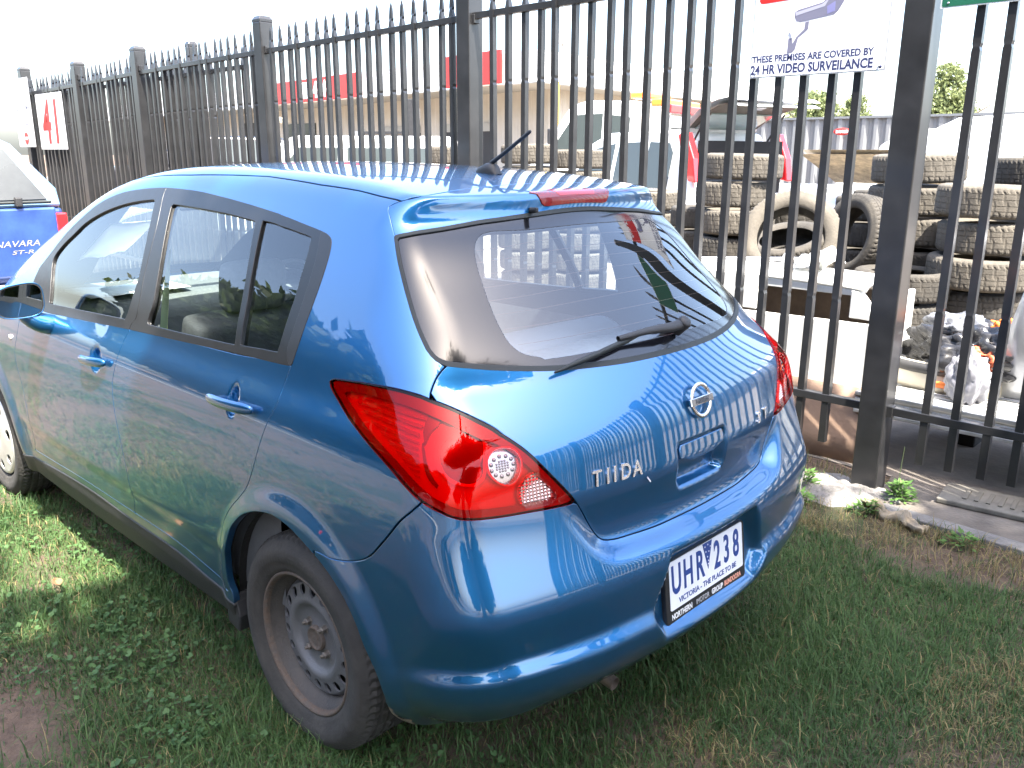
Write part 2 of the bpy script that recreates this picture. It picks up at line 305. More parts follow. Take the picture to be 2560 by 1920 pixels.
'lampCl':[(0.6303,0.9768),(0.6445,0.9722),(0.6536,0.961),(0.6576,0.9448),(0.6563,0.9279),(0.6486,0.9107),(0.6358,0.8994),(0.6215,0.9003),(0.6082,0.9091),(0.5975,0.9239),(0.5925,0.9403),(0.5923,0.9567),(0.5987,0.9683),(0.612,0.9764)],
'lampRev':[(0.6896,0.9154),(0.706,0.8952),(0.7249,0.8639),(0.719,0.8439),(0.7111,0.8362),(0.6819,0.8359),(0.6555,0.8398),(0.6494,0.8543),(0.6472,0.8726),(0.6511,0.8909),(0.6612,0.9045),(0.6741,0.9127)],
'lampBig':[(0.5531,1.0151),(0.5794,1.014),(0.5952,1.0064),(0.6011,0.9937),(0.5944,0.9677),(0.5909,0.9451),(0.5873,0.9246),(0.5714,0.9127),(0.5533,0.9136),(0.5341,0.9213),(0.5166,0.9365),(0.5085,0.9583),(0.5093,0.9789),(0.5181,0.9992),(0.5327,1.0091)],
'lampMid':[(0.5044,1.0312),(0.5349,1.0289),(0.5385,1.0245),(0.5154,1.0168),(0.4998,1.0067),(0.4894,0.9915),(0.4875,0.9638),(0.4936,0.9348),(0.5055,0.9128),(0.5006,0.9082),(0.4864,0.9281),(0.4817,0.9523),(0.4818,0.9806),(0.4892,1.0073)],
'lampStripe':[(0.3437,1.036),(0.408,1.0381),(0.502,1.032),(0.485,1.0103),(0.4752,0.9741),(0.4738,0.9254),(0.4681,0.9238),(0.4496,0.9505),(0.4162,0.9864),(0.3763,1.0145)],
'ditch':[(-0.1218,0.5253),(-0.0898,0.5253),(0.0608,0.5212),(0.2377,0.5236),(0.527,0.5138)]}
def cr(pts, n=6):
    """Catmull-Rom through an open polyline"""
    p = np.array(pts, float); q = np.vstack([2 * p[0] - p[1], p, 2 * p[-1] - p[-2]]); out = []
    for i in range(1, len(q) - 2):
        t = np.linspace(0, 1, n, endpoint=False)[:, None]; a, b, c, d = q[i - 1], q[i], q[i + 1], q[i + 2]
        out.append(.5 * ((2 * b) + (c - a) * t + (2 * a - 5 * b + 4 * c - d) * t ** 2 + (3 * b - a - 3 * c + d) * t ** 3))
    return np.vstack(out + [p[-1:]])
def poly(*segs): return np.vstack([cr(s) if len(s) > 2 else np.array(s, float) for s in segs])
def closed(pts): return cr(list(pts) + [pts[0]])[:-1]
def psd(G, pts, far=.3):
    """signed distance to a closed polygon, negative inside"""
    pts = np.asarray(pts, float); lo = pts.min(0) - far; hi = pts.max(0) + far
    out = np.full(len(G), far); k = np.nonzero(((G > lo) & (G < hi)).all(1))[0]
    if len(k) == 0: return out
    g = G[k]; d2 = np.full(len(k), 1e9); ins = np.zeros(len(k), bool)
    for a, b in zip(pts, np.roll(pts, -1, 0)):
        e = b - a; L = e @ e
        if L < 1e-12: continue
        w = g - a; t = np.clip((w @ e) / L, 0, 1); q = w - t[:, None] * e; d2 = np.minimum(d2, (q * q).sum(1))
        c = (a[1] > g[:, 1]) != (b[1] > g[:, 1])
        if c.any():
            xx = a[0] + (g[:, 1] - a[1]) / (e[1] if abs(e[1]) > 1e-12 else 1e-12) * e[0]; ins ^= c & (g[:, 0] < xx)
    d = np.sqrt(d2); out[k] = np.where(ins, -d, d); return out
def lsd(G, pts):
    """distance to an open polyline"""
    d2 = np.full(len(G), 1e9); pts = np.asarray(pts, float)
    for a, b in zip(pts[:-1], pts[1:]):
        e = b - a; w = G - a; t = np.clip((w @ e) / max(e @ e, 1e-12), 0, 1); q = w - t[:, None] * e; d2 = np.minimum(d2, (q * q).sum(1))
    return np.sqrt(d2)
def sst(x): x = np.clip(x, 0, 1); return x * x * (3 - 2 * x)
GE = GU1 + .3
_gu = np.concatenate([np.arange(-3.45, -2.2, .025), np.arange(-2.2, .05, .011), np.arange(.05, GU1 - .003, .0075), [GU1]])
_gv = np.concatenate([np.arange(.16, 1.0, .0085), np.arange(1.0, 1.82, .0095)])
WP0 = wall(_gu[:, None], _gv[None, :])
GU, GV = np.broadcast_arrays(_gu[:, None], _gv[None, :])
G = np.stack([GU.ravel(), GV.ravel()], -1)
def gridN(P, sym=True):
    a = np.gradient(P, axis=0); b = np.gradient(P, axis=1); n = np.cross(b, a)
    n /= np.linalg.norm(n, axis=-1, keepdims=True) + 1e-12
    if sym: n[-1, :, 1] = 0; n[-1] /= np.linalg.norm(n[-1], axis=-1, keepdims=True) + 1e-12
    return n
N0 = gridN(WP0)
if (N0[60, 40] @ np.array([0, 1, 0])) < 0: N0 = -N0; _NS = -1
else: _NS = 1
# --- traced shapes in panel coordinates (metres round the body, metres up it)
lampP = poly(C_['lampBot'], [C_['lampBot'][-1]] + C_['lampTip'], C_['lampTop'])
_u = C_['tgU']; _zb = _u[-1][1]
tgP = poly(C_['lampTop'][3:], _u + [(GU1, _zb), (GE, _zb)], [(GE, _zb), (GE, C_['tgTop'][-1][1] + .004)], [(GE, 1.509), (GU1, 1.508)] + C_['tgTop'][::-1] + C_['tgL'][::-1][:8], C_['tgL'][::-1][8:12], C_['tgL'][::-1][10:])
winP = poly(C_['winL'], C_['winB'] + [(GU1, 1.0638), (GE, 1.0638)], [(GE, 1.0638), (GE, 1.384)], [(GE, 1.384), (GU1, 1.384)] + C_['winT'])
_gi = C_['gi']; clearP = poly(C_['gi'][2:-1] + [(GE, _gi[-2][1])], [(GE, _gi[-2][1]), (GE, 1.349)], [(GE, 1.349), (1.05, 1.349)] + C_['gi'][1:3])
frameP = cr(C_['frame'] + [C_['frame'][0]], 2)[:-1]; gFP = closed(C_['gF']); gRP = closed(C_['gR']); gQP = closed(C_['gQ']); dtP = closed(C_['dtr'])
archP = np.vstack([cr(C_['arch']), [(.42, .1), (-.36, .1)]])
_th = np.linspace(-.35, np.pi + .35, 50); archF = np.stack([-2.6 + .372 * np.cos(_th), .315 + .372 * np.sin(_th)], -1)
archF = np.vstack([archF, [(-2.97, .1), (-2.23, .1)]])
bumpP = poly(C_['bgap'][::-1], C_['lampBot'][9::-1], _u + [(GU1, _zb), (GE, _zb)], [(GE, .1), (.30, .1)], [(.30, .1), (.30, .5), C_['bgap'][-1]])
_bb = cr([(.40, .36), (.4144, .345), (.421, .31), (.438, .26), (.46, .238), (.50, .228), (.6, .225), (1.0, .225), (GE, .225)])
_sk = C_['skt']; _db = C_['dbot']
sillT = cr([(-2.24, .30)] + [q for q in _sk[1:]] + [(-.33, _sk[-1][1] - .0)])
FD = poly([(-2.02, 1.06)] + C_['Agap'][1:], C_['dbot'][:3], C_['Bgap'][::-1], [(C_['Bgap'][0][0], 1.045), (-2.05, 1.045)])
RD = poly(C_['Bgap'], C_['dbot'][2:] + [(-.38, _db[-1][1] + .01)], C_['rgap'][::-1][1:], [(C_['rgap'][0][0], 1.09), (C_['Bgap'][0][0], 1.05)])
hx0, hx1 = 1.0905, GE
hrecP = poly([(1.094, .868), (1.0975, .8805), (1.112, .8835)], [(1.112, .8835), (GE, .8865)], [(GE, .768), (1.112, .772)], [(1.112, .772), (1.1, .776), (1.094, .79)])
plateP = poly([(GU1 - .262, .47), (GU1 - .262, .475)], [(GU1 - .205, .612), (GE, .612)], [(GE, .415), (GU1 - .218, .415)])
# --- relief: flares, bumper lip, recesses (metres outwards)
def relief(G, P):
    x, z = P[:, 0], P[:, 2]; d = np.zeros(len(G)); side = sst((P[:, 1] - .6) / .15)
    r = np.hypot(x + .015, z - .315); d += .017 * (1 - sst((r - .385) / .075)) * side * (x < 1) * sst((z - .15) / .1)
    r = np.hypot(x - 2.6, z - .315); d += .015 * (1 - sst((r - .39) / .08)) * side * (x > 1.5)
    cz = np.interp(G[:, 0], [q[0] for q in C_['crease']] + [GU1], [q[1] for q in C_['crease']] + [.50])
    t = (cz - G[:, 1]); w = sst((G[:, 0] - .40) / .12)
    d += w * .022 * sst(t / .045) * (1 - .9 * sst((t - .07) / .12))
    s = psd(G, tgP); d -= .045 * sst((.05 - s) / .058) * (1 - sst((G[:, 1] - .70) / .15)) * (G[:, 0] > .5) * sst((G[:, 1] - .585) / .05)
    for cx, cz_ in ((-1.232, .903), (-.255, .942)):
        r = np.hypot(G[:, 0] - cx, (G[:, 1] - cz_)); d -= .017 * (1 - sst((r - .026) / .02))
    s = psd(G, plateP); d -= .010 * sst((.02 - s) / .034)
    w = sst((G[:, 1] - .30) / .04) * (1 - sst((G[:, 1] - .44) / .06)) * side * (P[:, 0] > .3) * (P[:, 0] < 2.2); d -= .006 * w
    d -= .004 * np.exp(-((G[:, 1] - .985) / .012) ** 2) * 0
    return d
_rl = relief(G, WP0.reshape(-1, 3)); 
WPa = WP0 + N0 * _rl.reshape(GU.shape)[..., None]
_hr = psd(G, hrecP); _rl2 = -.034 * sst((.006 - _hr) / .016) * sst((.885 - G[:, 1]) / .02)
WP = WPa + N0 * _rl2.reshape(GU.shape)[..., None]
_pw = sst((.024 - psd(G, plateP)) / .044).reshape(GU.shape); _xt = -.7545 + (WPa[..., 2] - .5155) * .12 + .014
WP[..., 0] = WP[..., 0] * (1 - _pw) + _xt * _pw
WN = _NS * gridN(WP); WNa = _NS * gridN(WPa)
Q0 = (np.arange(len(_gu) - 1)[:, None] * len(_gv) + np.arange(len(_gv) - 1)[None, :]).ravel()
QW = np.stack([Q0, Q0 + 1, Q0 + len(_gv) + 1, Q0 + len(_gv)], -1)
def clip(V, Q, Rr, f):
    ins = f < 0
    k = ins[Q].sum(1) if len(Q) else np.zeros(0, int)
    keep = Q[k == 4]; mix = [list(q) for q in Q[(k > 0) & (k < 4)]]; outR = []; newv = []; cache = {}; n0 = len(V)
    for p in Rr:
        c = sum(ins[i] for i in p)
        if c == len(p): outR.append(p)
        elif c: mix.append(p)
    for p in mix:
        o = []
        for a, b in zip(p, p[1:] + p[:1]):
            if ins[a]: o.append(int(a))
            if ins[a] != ins[b]:
                e = (min(a, b), max(a, b))
                if e not in cache:
                    t = f[e[0]] / (f[e[0]] - f[e[1]]); cache[e] = n0 + len(newv); newv.append(V[e[0]] * (1 - t) + V[e[1]] * t)
                o.append(cache[e])
        if len(o) > 2: outR.append(o)
    if newv: V = np.vstack([V, np.array(newv)])
    return V, keep, outR
def cut(P, N, Q, fields):
    V = np.hstack([P, N] + [f[:, None] for f in fields]); Rr = []
    for i in range(len(fields)): V, Q, Rr = clip(V, Q, Rr, V[:, 6 + i])
    faces = [tuple(q) for q in Q.tolist()] + [tuple(p) for p in Rr]
    used = np.unique(np.array([i for f in faces for i in f], int)) if faces else np.zeros(0, int)
    mp = np.full(len(V), -1); mp[used] = np.arange(len(used)); V = V[used]
    n = V[:, 3:6] / (np.linalg.norm(V[:, 3:6], axis=1, keepdims=True) + 1e-12)
    return V[:, :3], n, [tuple(int(mp[i]) for i in f) for f in faces]
def skirt(P, N, faces, depth, seam=True, roll=.0022):
    """roll the open edges of a panel inwards"""
    ed = {}
    for f in faces:
        for a, b in zip(f, f[1:] + f[:1]):
            k = (min(a, b), max(a, b)); ed[k] = None if k in ed else (a, b)
    be = [e for e in ed.values() if e is not None and not (seam and abs(P[e[0], 1]) < 1e-5 and abs(P[e[1], 1]) < 1e-5)]
    if not be: return P, N, faces
    nx = {}; out = {}
    for a, b in be:
        t = P[b] - P[a]; n = N[a] + N[b]; o = np.cross(t, n); o /= np.linalg.norm(o) + 1e-12
        for i in (a, b): out[i] = out.get(i, 0) + o
    ids = sorted(out); ix = {v: k for k, v in enumerate(ids)}; O = np.array([out[i] for i in ids]); O /= np.linalg.norm(O, axis=1, keepdims=True) + 1e-9
    B = P[ids]; n = N[ids]; n0 = len(P); m = len(ids)
    c = faces[0]; fn = np.cross(P[c[1]] - P[c[0]], P[c[2]] - P[c[0]]); sgn = 1 if fn @ N[c[0]] > 0 else -1
    O = O * sgn
    r1 = B + O * roll * .7 - n * roll * .3; r2 = B + O * roll - n * roll; r3 = B + O * roll * .9 - n * depth
    P2 = np.vstack([P, r1, r2, r3]); N2 = np.vstack([N, (n + O) / 1.414, O, O]); nf = []
    for a, b in be:
        i, j = ix[a], ix[b]
        nf += [(b, a, n0 + i, n0 + j), (n0 + j, n0 + i, n0 + m + i, n0 + m + j), (n0 + m + j, n0 + m + i, n0 + 2 * m + i, n0 + 2 * m + j)]
    return P2, N2, faces + nf
def panel(name, m, parent, fields, P=None, N=None, Q=None, off=0., depth=.02, both=True, right=False, sk=True, roll=.0022):
    """cut a panel out of the body skin; both: mirrored into one mesh; right: the mirrored one only"""
    P = WP.reshape(-1, 3) if P is None else P; N = WN.reshape(-1, 3) if N is None else N; Q = QW if Q is None else Q
    p, n, f = cut(P, N, Q, fields)
    if len(f) == 0: print("EMPTY PANEL", name); return None
    p = p + n * off
    if sk: p, n, f = skirt(p, n, f, depth, both, roll)
    c = f[0]; fn = np.cross(p[c[1]] - p[c[0]], p[c[2]] - p[c[0]])
    if fn @ n[c[0]] < 0: f = [tuple(reversed(q)) for q in f]
    if both or right:
        p2 = p * [1, -1, 1]; n2 = n * [1, -1, 1]; f2 = [tuple(reversed(q)) for q in f]
        if both: f = f + [tuple(i + len(p) for i in q) for q in f2]; p = np.vstack([p, p2]); n = np.vstack([n, n2])
        else: p, n, f = p2, n2, f2
    me = bpy.data.meshes.new(name); me.from_pydata(p.tolist(), [], f); me.update()
    me.polygons.foreach_set("use_smooth", [True] * len(f))
    me.normals_split_custom_set_from_vertices(n.tolist())
    return mobj(name, me, m, parent)
g = .0024
PT = WP.reshape(-1, 3)
f_lamp, f_tg, f_win, f_clear, f_frame = psd(G, lampP), psd(G, tgP), psd(G, winP), psd(G, clearP), psd(G, frameP)
f_gF, f_gR, f_gQ, f_dt, f_arch, f_archF = [psd(G, q) for q in (gFP, gRP, gQP, dtP, archP, archF)]
f_bump, f_FD, f_RD = psd(G, bumpP), psd(G, FD), psd(G, RD)
f_bb = np.interp(G[:, 0], _bb[:, 0], _bb[:, 1]) - G[:, 1]
f_sill = np.interp(G[:, 0], sillT[:, 0], sillT[:, 1]) - G[:, 1]
_dx, _dy = [q[0] for q in C_['ditch']], [q[1] for q in C_['ditch']]
def ditchY(x): return np.interp(x, [-.6] + _dx + [1.0, 1.7, 2.2, 2.7, 3.4], [.50] + _dy + [.532, .535, .56, .62, .50])
f_ditch = ditchY(PT[:, 0]) - PT[:, 1]; f_ditch = np.where(PT[:, 2] < 1.25, np.where(PT[:, 0] > 2.0, f_ditch, -1), f_ditch)
Bs = cr([(C_['Bsplit'][0][0], 1.7)] + C_['Bsplit'] + [(C_['Bsplit'][-1][0], .9)])
f_B = G[:, 0] - np.interp(G[:, 1], Bs[::-1, 1], Bs[::-1, 0])          # <0 : front door side

# paint: metallic flake base under clear coat
def paintmat(name, col):
    m = mat(name, col, .30, .80, 1.0, .5, None, None, .02); t = m.node_tree; b = t.nodes["Principled BSDF"]
    tc = t.nodes.new("ShaderNodeTexCoord"); n = t.nodes.new("ShaderNodeTexNoise"); n.inputs["Scale"].default_value = 2.2; n.inputs["Detail"].default_value = 3
    t.links.new(tc.outputs["Object"], n.inputs["Vector"]); mr = t.nodes.new("ShaderNodeMapRange"); mr.inputs[3].default_value = .28; mr.inputs[4].default_value = .40
    t.links.new(n.outputs["Fac"], mr.inputs[0]); t.links.new(mr.outputs[0], b.inputs["Roughness"])
    n3 = t.nodes.new("ShaderNodeTexNoise"); n3.inputs["Scale"].default_value = 7; n3.inputs["Detail"].default_value = 8; n3.inputs["Roughness"].default_value = .8
    t.links.new(tc.outputs["Object"], n3.inputs["Vector"]); m3 = t.nodes.new("ShaderNodeMapRange"); m3.inputs[1].default_value = .45; m3.inputs[2].default_value = .75; m3.inputs[3].default_value = .012; m3.inputs[4].default_value = .06
    t.links.new(n3.outputs["Fac"], m3.inputs[0]); t.links.new(m3.outputs[0], b.inputs["Coat Roughness"])
    b.inputs["Coat IOR"].default_value = 1.72
    # road dust clinging to the lowest panels
    sp = t.nodes.new("ShaderNodeSeparateXYZ"); t.links.new(tc.outputs["Object"], sp.inputs[0]); mz = t.nodes.new("ShaderNodeMapRange"); mz.inputs[1].default_value = .50; mz.inputs[2].default_value = .20; mz.inputs[3].default_value = 0; mz.inputs[4].default_value = .55
    t.links.new(sp.outputs["Z"], mz.inputs[0]); mu = t.nodes.new("ShaderNodeMath"); mu.operation = 'MULTIPLY'; t.links.new(mz.outputs[0], mu.inputs[0]); t.links.new(n3.outputs["Fac"], mu.inputs[1])
    mx = t.nodes.new("ShaderNodeMix"); mx.data_type = 'RGBA'; t.links.new(mu.outputs[0], mx.inputs[0]); mx.inputs[6].default_value = (*col, 1); mx.inputs[7].default_value = (.13, .105, .08, 1); t.links.new(mx.outputs[2], b.inputs["Base Color"])
    m5 = t.nodes.new("ShaderNodeMath"); m5.operation = 'MULTIPLY_ADD'; t.links.new(mu.outputs[0], m5.inputs[0]); m5.inputs[1].default_value = .5; t.links.new(m3.outputs[0], m5.inputs[2]); t.links.new(m5.outputs[0], b.inputs["Coat Roughness"])
    return m
PAINT = paintmat("blue_paint", (.010, .115, .280))
BLK = mat("satin_black_trim", (.012, .012, .0125), .36, noise=(30, .2))
PLA = mat("rough_black_plastic", (.02, .02, .021), .55, noise=(18, .25), bump=(300, .1))
DARK = mat("car_cavity", (.008, .008, .009), .9)
RUB = mat("black_rubber", (.010, .014, .014), .6)
CHR = mat("chrome", (.75, .75, .76), .07, 1.0)
SGLASS = glassmat("side_glass", (.84, .89, .88), 1.0, 1.75)
RGLASS = glassmat("rear_glass", (.80, .87, .91), 1.0, 1.85)
BAND = mat("printed_glass_band", (.007, .007, .009), .13, coat=.25)
car = empty("hatchback_car", "blue five door hatchback parked on the grass in front of the fence", "car")
# inner shell so that the gaps read dark and nothing shows through
panel("inner_shell", DARK, car, [f_arch.__neg__() - .002, -f_archF - .002, .004 - f_gF, .004 - f_gR, .004 - f_gQ, .004 - f_clear, f_bb - .0, PT[:, 0] - 3.3, G[:, 1] - 1.80], off=-.026, sk=False)
body = panel("body_shell", PAINT, car, [g - f_frame, g - f_lamp, g - f_tg, g - f_bump, g - f_FD, g - f_RD, -f_arch, -f_archF, f_ditch + .004, f_sill + g, PT[:, 0] - 3.38], both=True)
for rt in (False, True):
    d = panel("front_door", PAINT, car, [f_FD + g, g - f_frame, -f_archF], both=False, right=rt)
    d2 = panel("rear_door", PAINT, car, [f_RD + g, g - f_frame, -f_arch], both=False, right=rt)
    panel("window_frame", BLK, d, [f_frame, .0 - f_gF, f_B + .0025, f_B - .9], off=.001, both=False, right=rt, depth=.012)
    panel("window_frame", BLK, d2, [f_frame, .0 - f_gR, -f_gQ, .0025 - f_B, .002 - f_dt], off=.001, both=False, right=rt, depth=.012)
    panel("pillar_trim", mat("grey_black_trim", (.02, .02, .021), .4, noise=(25, .2)), car, [f_dt], off=.0015, both=False, right=rt, depth=.01)
    panel("window_pane", SGLASS, d, [f_gF - .012], off=-.007, both=False, right=rt, sk=False)
    panel("window_pane", SGLASS, d2, [f_gR - .012], off=-.007, both=False, right=rt, sk=False)
    panel("quarter_pane", SGLASS, d2, [f_gQ - .012], off=-.007, both=False, right=rt, sk=False)
    panel("side_sill", PLA, car, [-f_sill + .001, -f_arch, -f_archF, .232 - G[:, 1], G[:, 0] + .325, -2.25 - G[:, 0]], both=False, right=rt, off=.004, depth=.05, roll=.006)
    for nm, dd, c0, c1 in (("door_handle", d, (1.338, .894), (1.118, .910)), ("door_handle", d2, (.400, .936), (.152, .945))):
        s_ = -1 if rt else 1; pts = []
        for k in range(9):
            t = k / 8; x = c0[0] + (c1[0] - c0[0]) * t; z = c0[1] + (c1[1] - c0[1]) * t
            yy = float(SIDE(np.array([z]))[0]) + .010 + .019 * math.sin(math.pi * min(1, max(0, .08 + t * .9))) ** .6
            pts.append((x, s_ * yy, z))
        h = MB(); V = []; n = 12; Fc = []
        for i, p in enumerate(pts):
            hh = .0175 * (1 if 0 < i < 8 else .55) * (.92 + .1 * (i / 8)); tt = .011 * (1 if 0 < i < 8 else .6)
            for k in range(n):
                a = 2 * math.pi * k / n; V.append((p[0], p[1] + s_ * tt * math.cos(a), p[2] + hh * math.sin(a)))
        for i in range(8):
            for k in range(n): Fc.append((i * n + k, i * n + (k + 1) % n, (i + 1) * n + (k + 1) % n, (i + 1) * n + k))
        h.add(V, Fc + [tuple(range(n)), tuple(range(8 * n, 9 * n))], True)
        subsurf(h.obj(nm, PAINT, dd), 1)
# tailgate, rear window, bumper
tail = panel("tailgate", PAINT, car, [f_tg + g, g * .6 - f_win])
FA = lambda P, N: dict(P=P.reshape(-1, 3), N=N.reshape(-1, 3))
panel("printed_band", BAND, tail, [f_win + .001, -f_clear], off=-.004, depth=.006)
rw = panel("rear_window", RGLASS, tail, [f_clear - .006], off=-.0055, sk=False)
hl = MB()                                                             # demister wires
for k in range(9):
    gz = 1.09 + k * .0285
    xs = np.linspace(.72, GU1, 30); pp = wall(xs, np.full(30, gz)); pp2 = np.vstack([pp, pp[::-1][1:] * [1, -1, 1]])
    ok = psd(np.stack([xs, np.full(30, gz)], -1), clearP) < -.01
    okk = np.concatenate([ok, ok[::-1][1:]]); q = pp2[okk] + np.array([.012, 0, -.006])
    if len(q) > 2: hl.tube([tuple(v) for v in q], .0006, 4)
hl.obj("demister_wire", mat("demister", (.10, .045, .02), .5), rw)
panel("window_seal", RUB, tail, [f_win - .0035, -f_win - .0035], off=.0005, depth=.008)
panel("handle_garnish", PAINT, tail, [_hr + .008, .832 - G[:, 1] + .012 * sst((1.16 - G[:, 0]) / .05)], **FA(WPa, WNa), off=-.002, depth=.03, roll=.004)
bump = panel("rear_bumper", PAINT, car, [f_bump + g, f_bb, -f_arch], depth=.03)
panel("bumper_mud_scuff", mat("dried_mud", (.20, .17, .13), .95, noise=(60, .4), bump=(120, .6)), bump,
      [f_bb + .002, -f_arch + .001, (G[:, 1] - .305 + (G[:, 0] - .43) * 1.3 + .012 * np.sin(G[:, 0] * 160) + .01 * np.sin(G[:, 1] * 290)), f_bump + g], off=.0012, sk=False, both=False)
# roof skin, windscreen and bonnet from above
_rx = np.concatenate([np.arange(-.16, 2.0, .016), np.arange(2.0, 3.5, .02)]); _ry = np.linspace(0, 1, 44)
RX, RT = np.broadcast_arrays(_rx[:, None], _ry[None, :])
RY = RT * (np.where(RX < 2.3, .60, .70))
RP = roof(RX, RY); RN = gridN(RP, False); RN = np.where((RN[..., 2:] < 0), -RN, RN); RN[:, 0, 1] = 0
q0 = (np.arange(len(_rx) - 1)[:, None] * len(_ry) + np.arange(len(_ry) - 1)[None, :]).ravel(); RQ = np.stack([q0, q0 + 1, q0 + len(_ry) + 1, q0 + len(_ry)], -1)
r3, rn = RP.reshape(-1, 3), RN.reshape(-1, 3)
rk = dict(P=r3, N=rn, Q=RQ)
rd = r3[:, 1] - ditchY(r3[:, 0])
tgc = wall(np.array([q[0] for q in C_['tgTop']] + [GU1]), np.array([q[1] for q in C_['tgTop']] + [1.508]))
tgl = wall(np.array([q[0] for q in C_['tgL'][-3:]]), np.array([q[1] for q in C_['tgL'][-3:]])); tgy = np.vstack([tgl, tgc])[::-1]
rg = np.interp(r3[:, 1], tgy[:, 1], tgy[:, 0]) - r3[:, 0]
hd = r3[:, 0] - (1.79 - .18 * r3[:, 1] ** 2)
panel("roof_panel", PAINT, car, [rd + .0035, rg + g, hd], **rk)
panel("roof_gutter", RUB, car, [rd - .006, -rd - .006, rg, hd - .1], **rk, off=-.004, sk=False)
ws = panel("windscreen", glassmat("windscreen_glass", (.78, .88, .85), 1.0, 1.5), car, [rd + .004, .003 - hd, r3[:, 0] - 2.66], **rk, off=-.004, sk=False)
panel("windscreen_band", BAND, ws, [rd + .004, .003 - hd, r3[:, 0] - 2.70, -np.maximum(np.maximum(rd + .05, .06 - hd), r3[:, 0] - 2.58)], **rk, off=-.006, sk=False)
panel("bonnet", PAINT, car, [rd + .0035, 2.70 - r3[:, 0], r3[:, 0] - 3.36], **rk)
panel("cowl", PLA, car, [rd + .004, 2.645 - r3[:, 0], r3[:, 0] - 2.71], **rk, off=-.008, sk=False)
# nose: bumper and lamps closing the front
nz = np.linspace(.2, .80, 20); ny = np.linspace(-.80, .80, 41); gp = []
for z in nz:
    row = []
    for y in ny:
        x = float(FRONT(np.array([z]))[0]) - .26 * y * y - .35 * max(0, abs(y) - .62) ** 2 * 6; row.append((min(x, 3.42), y, z))
    gp.append(row)
MB().grid(gp).obj("front_bumper", PAINT, car)
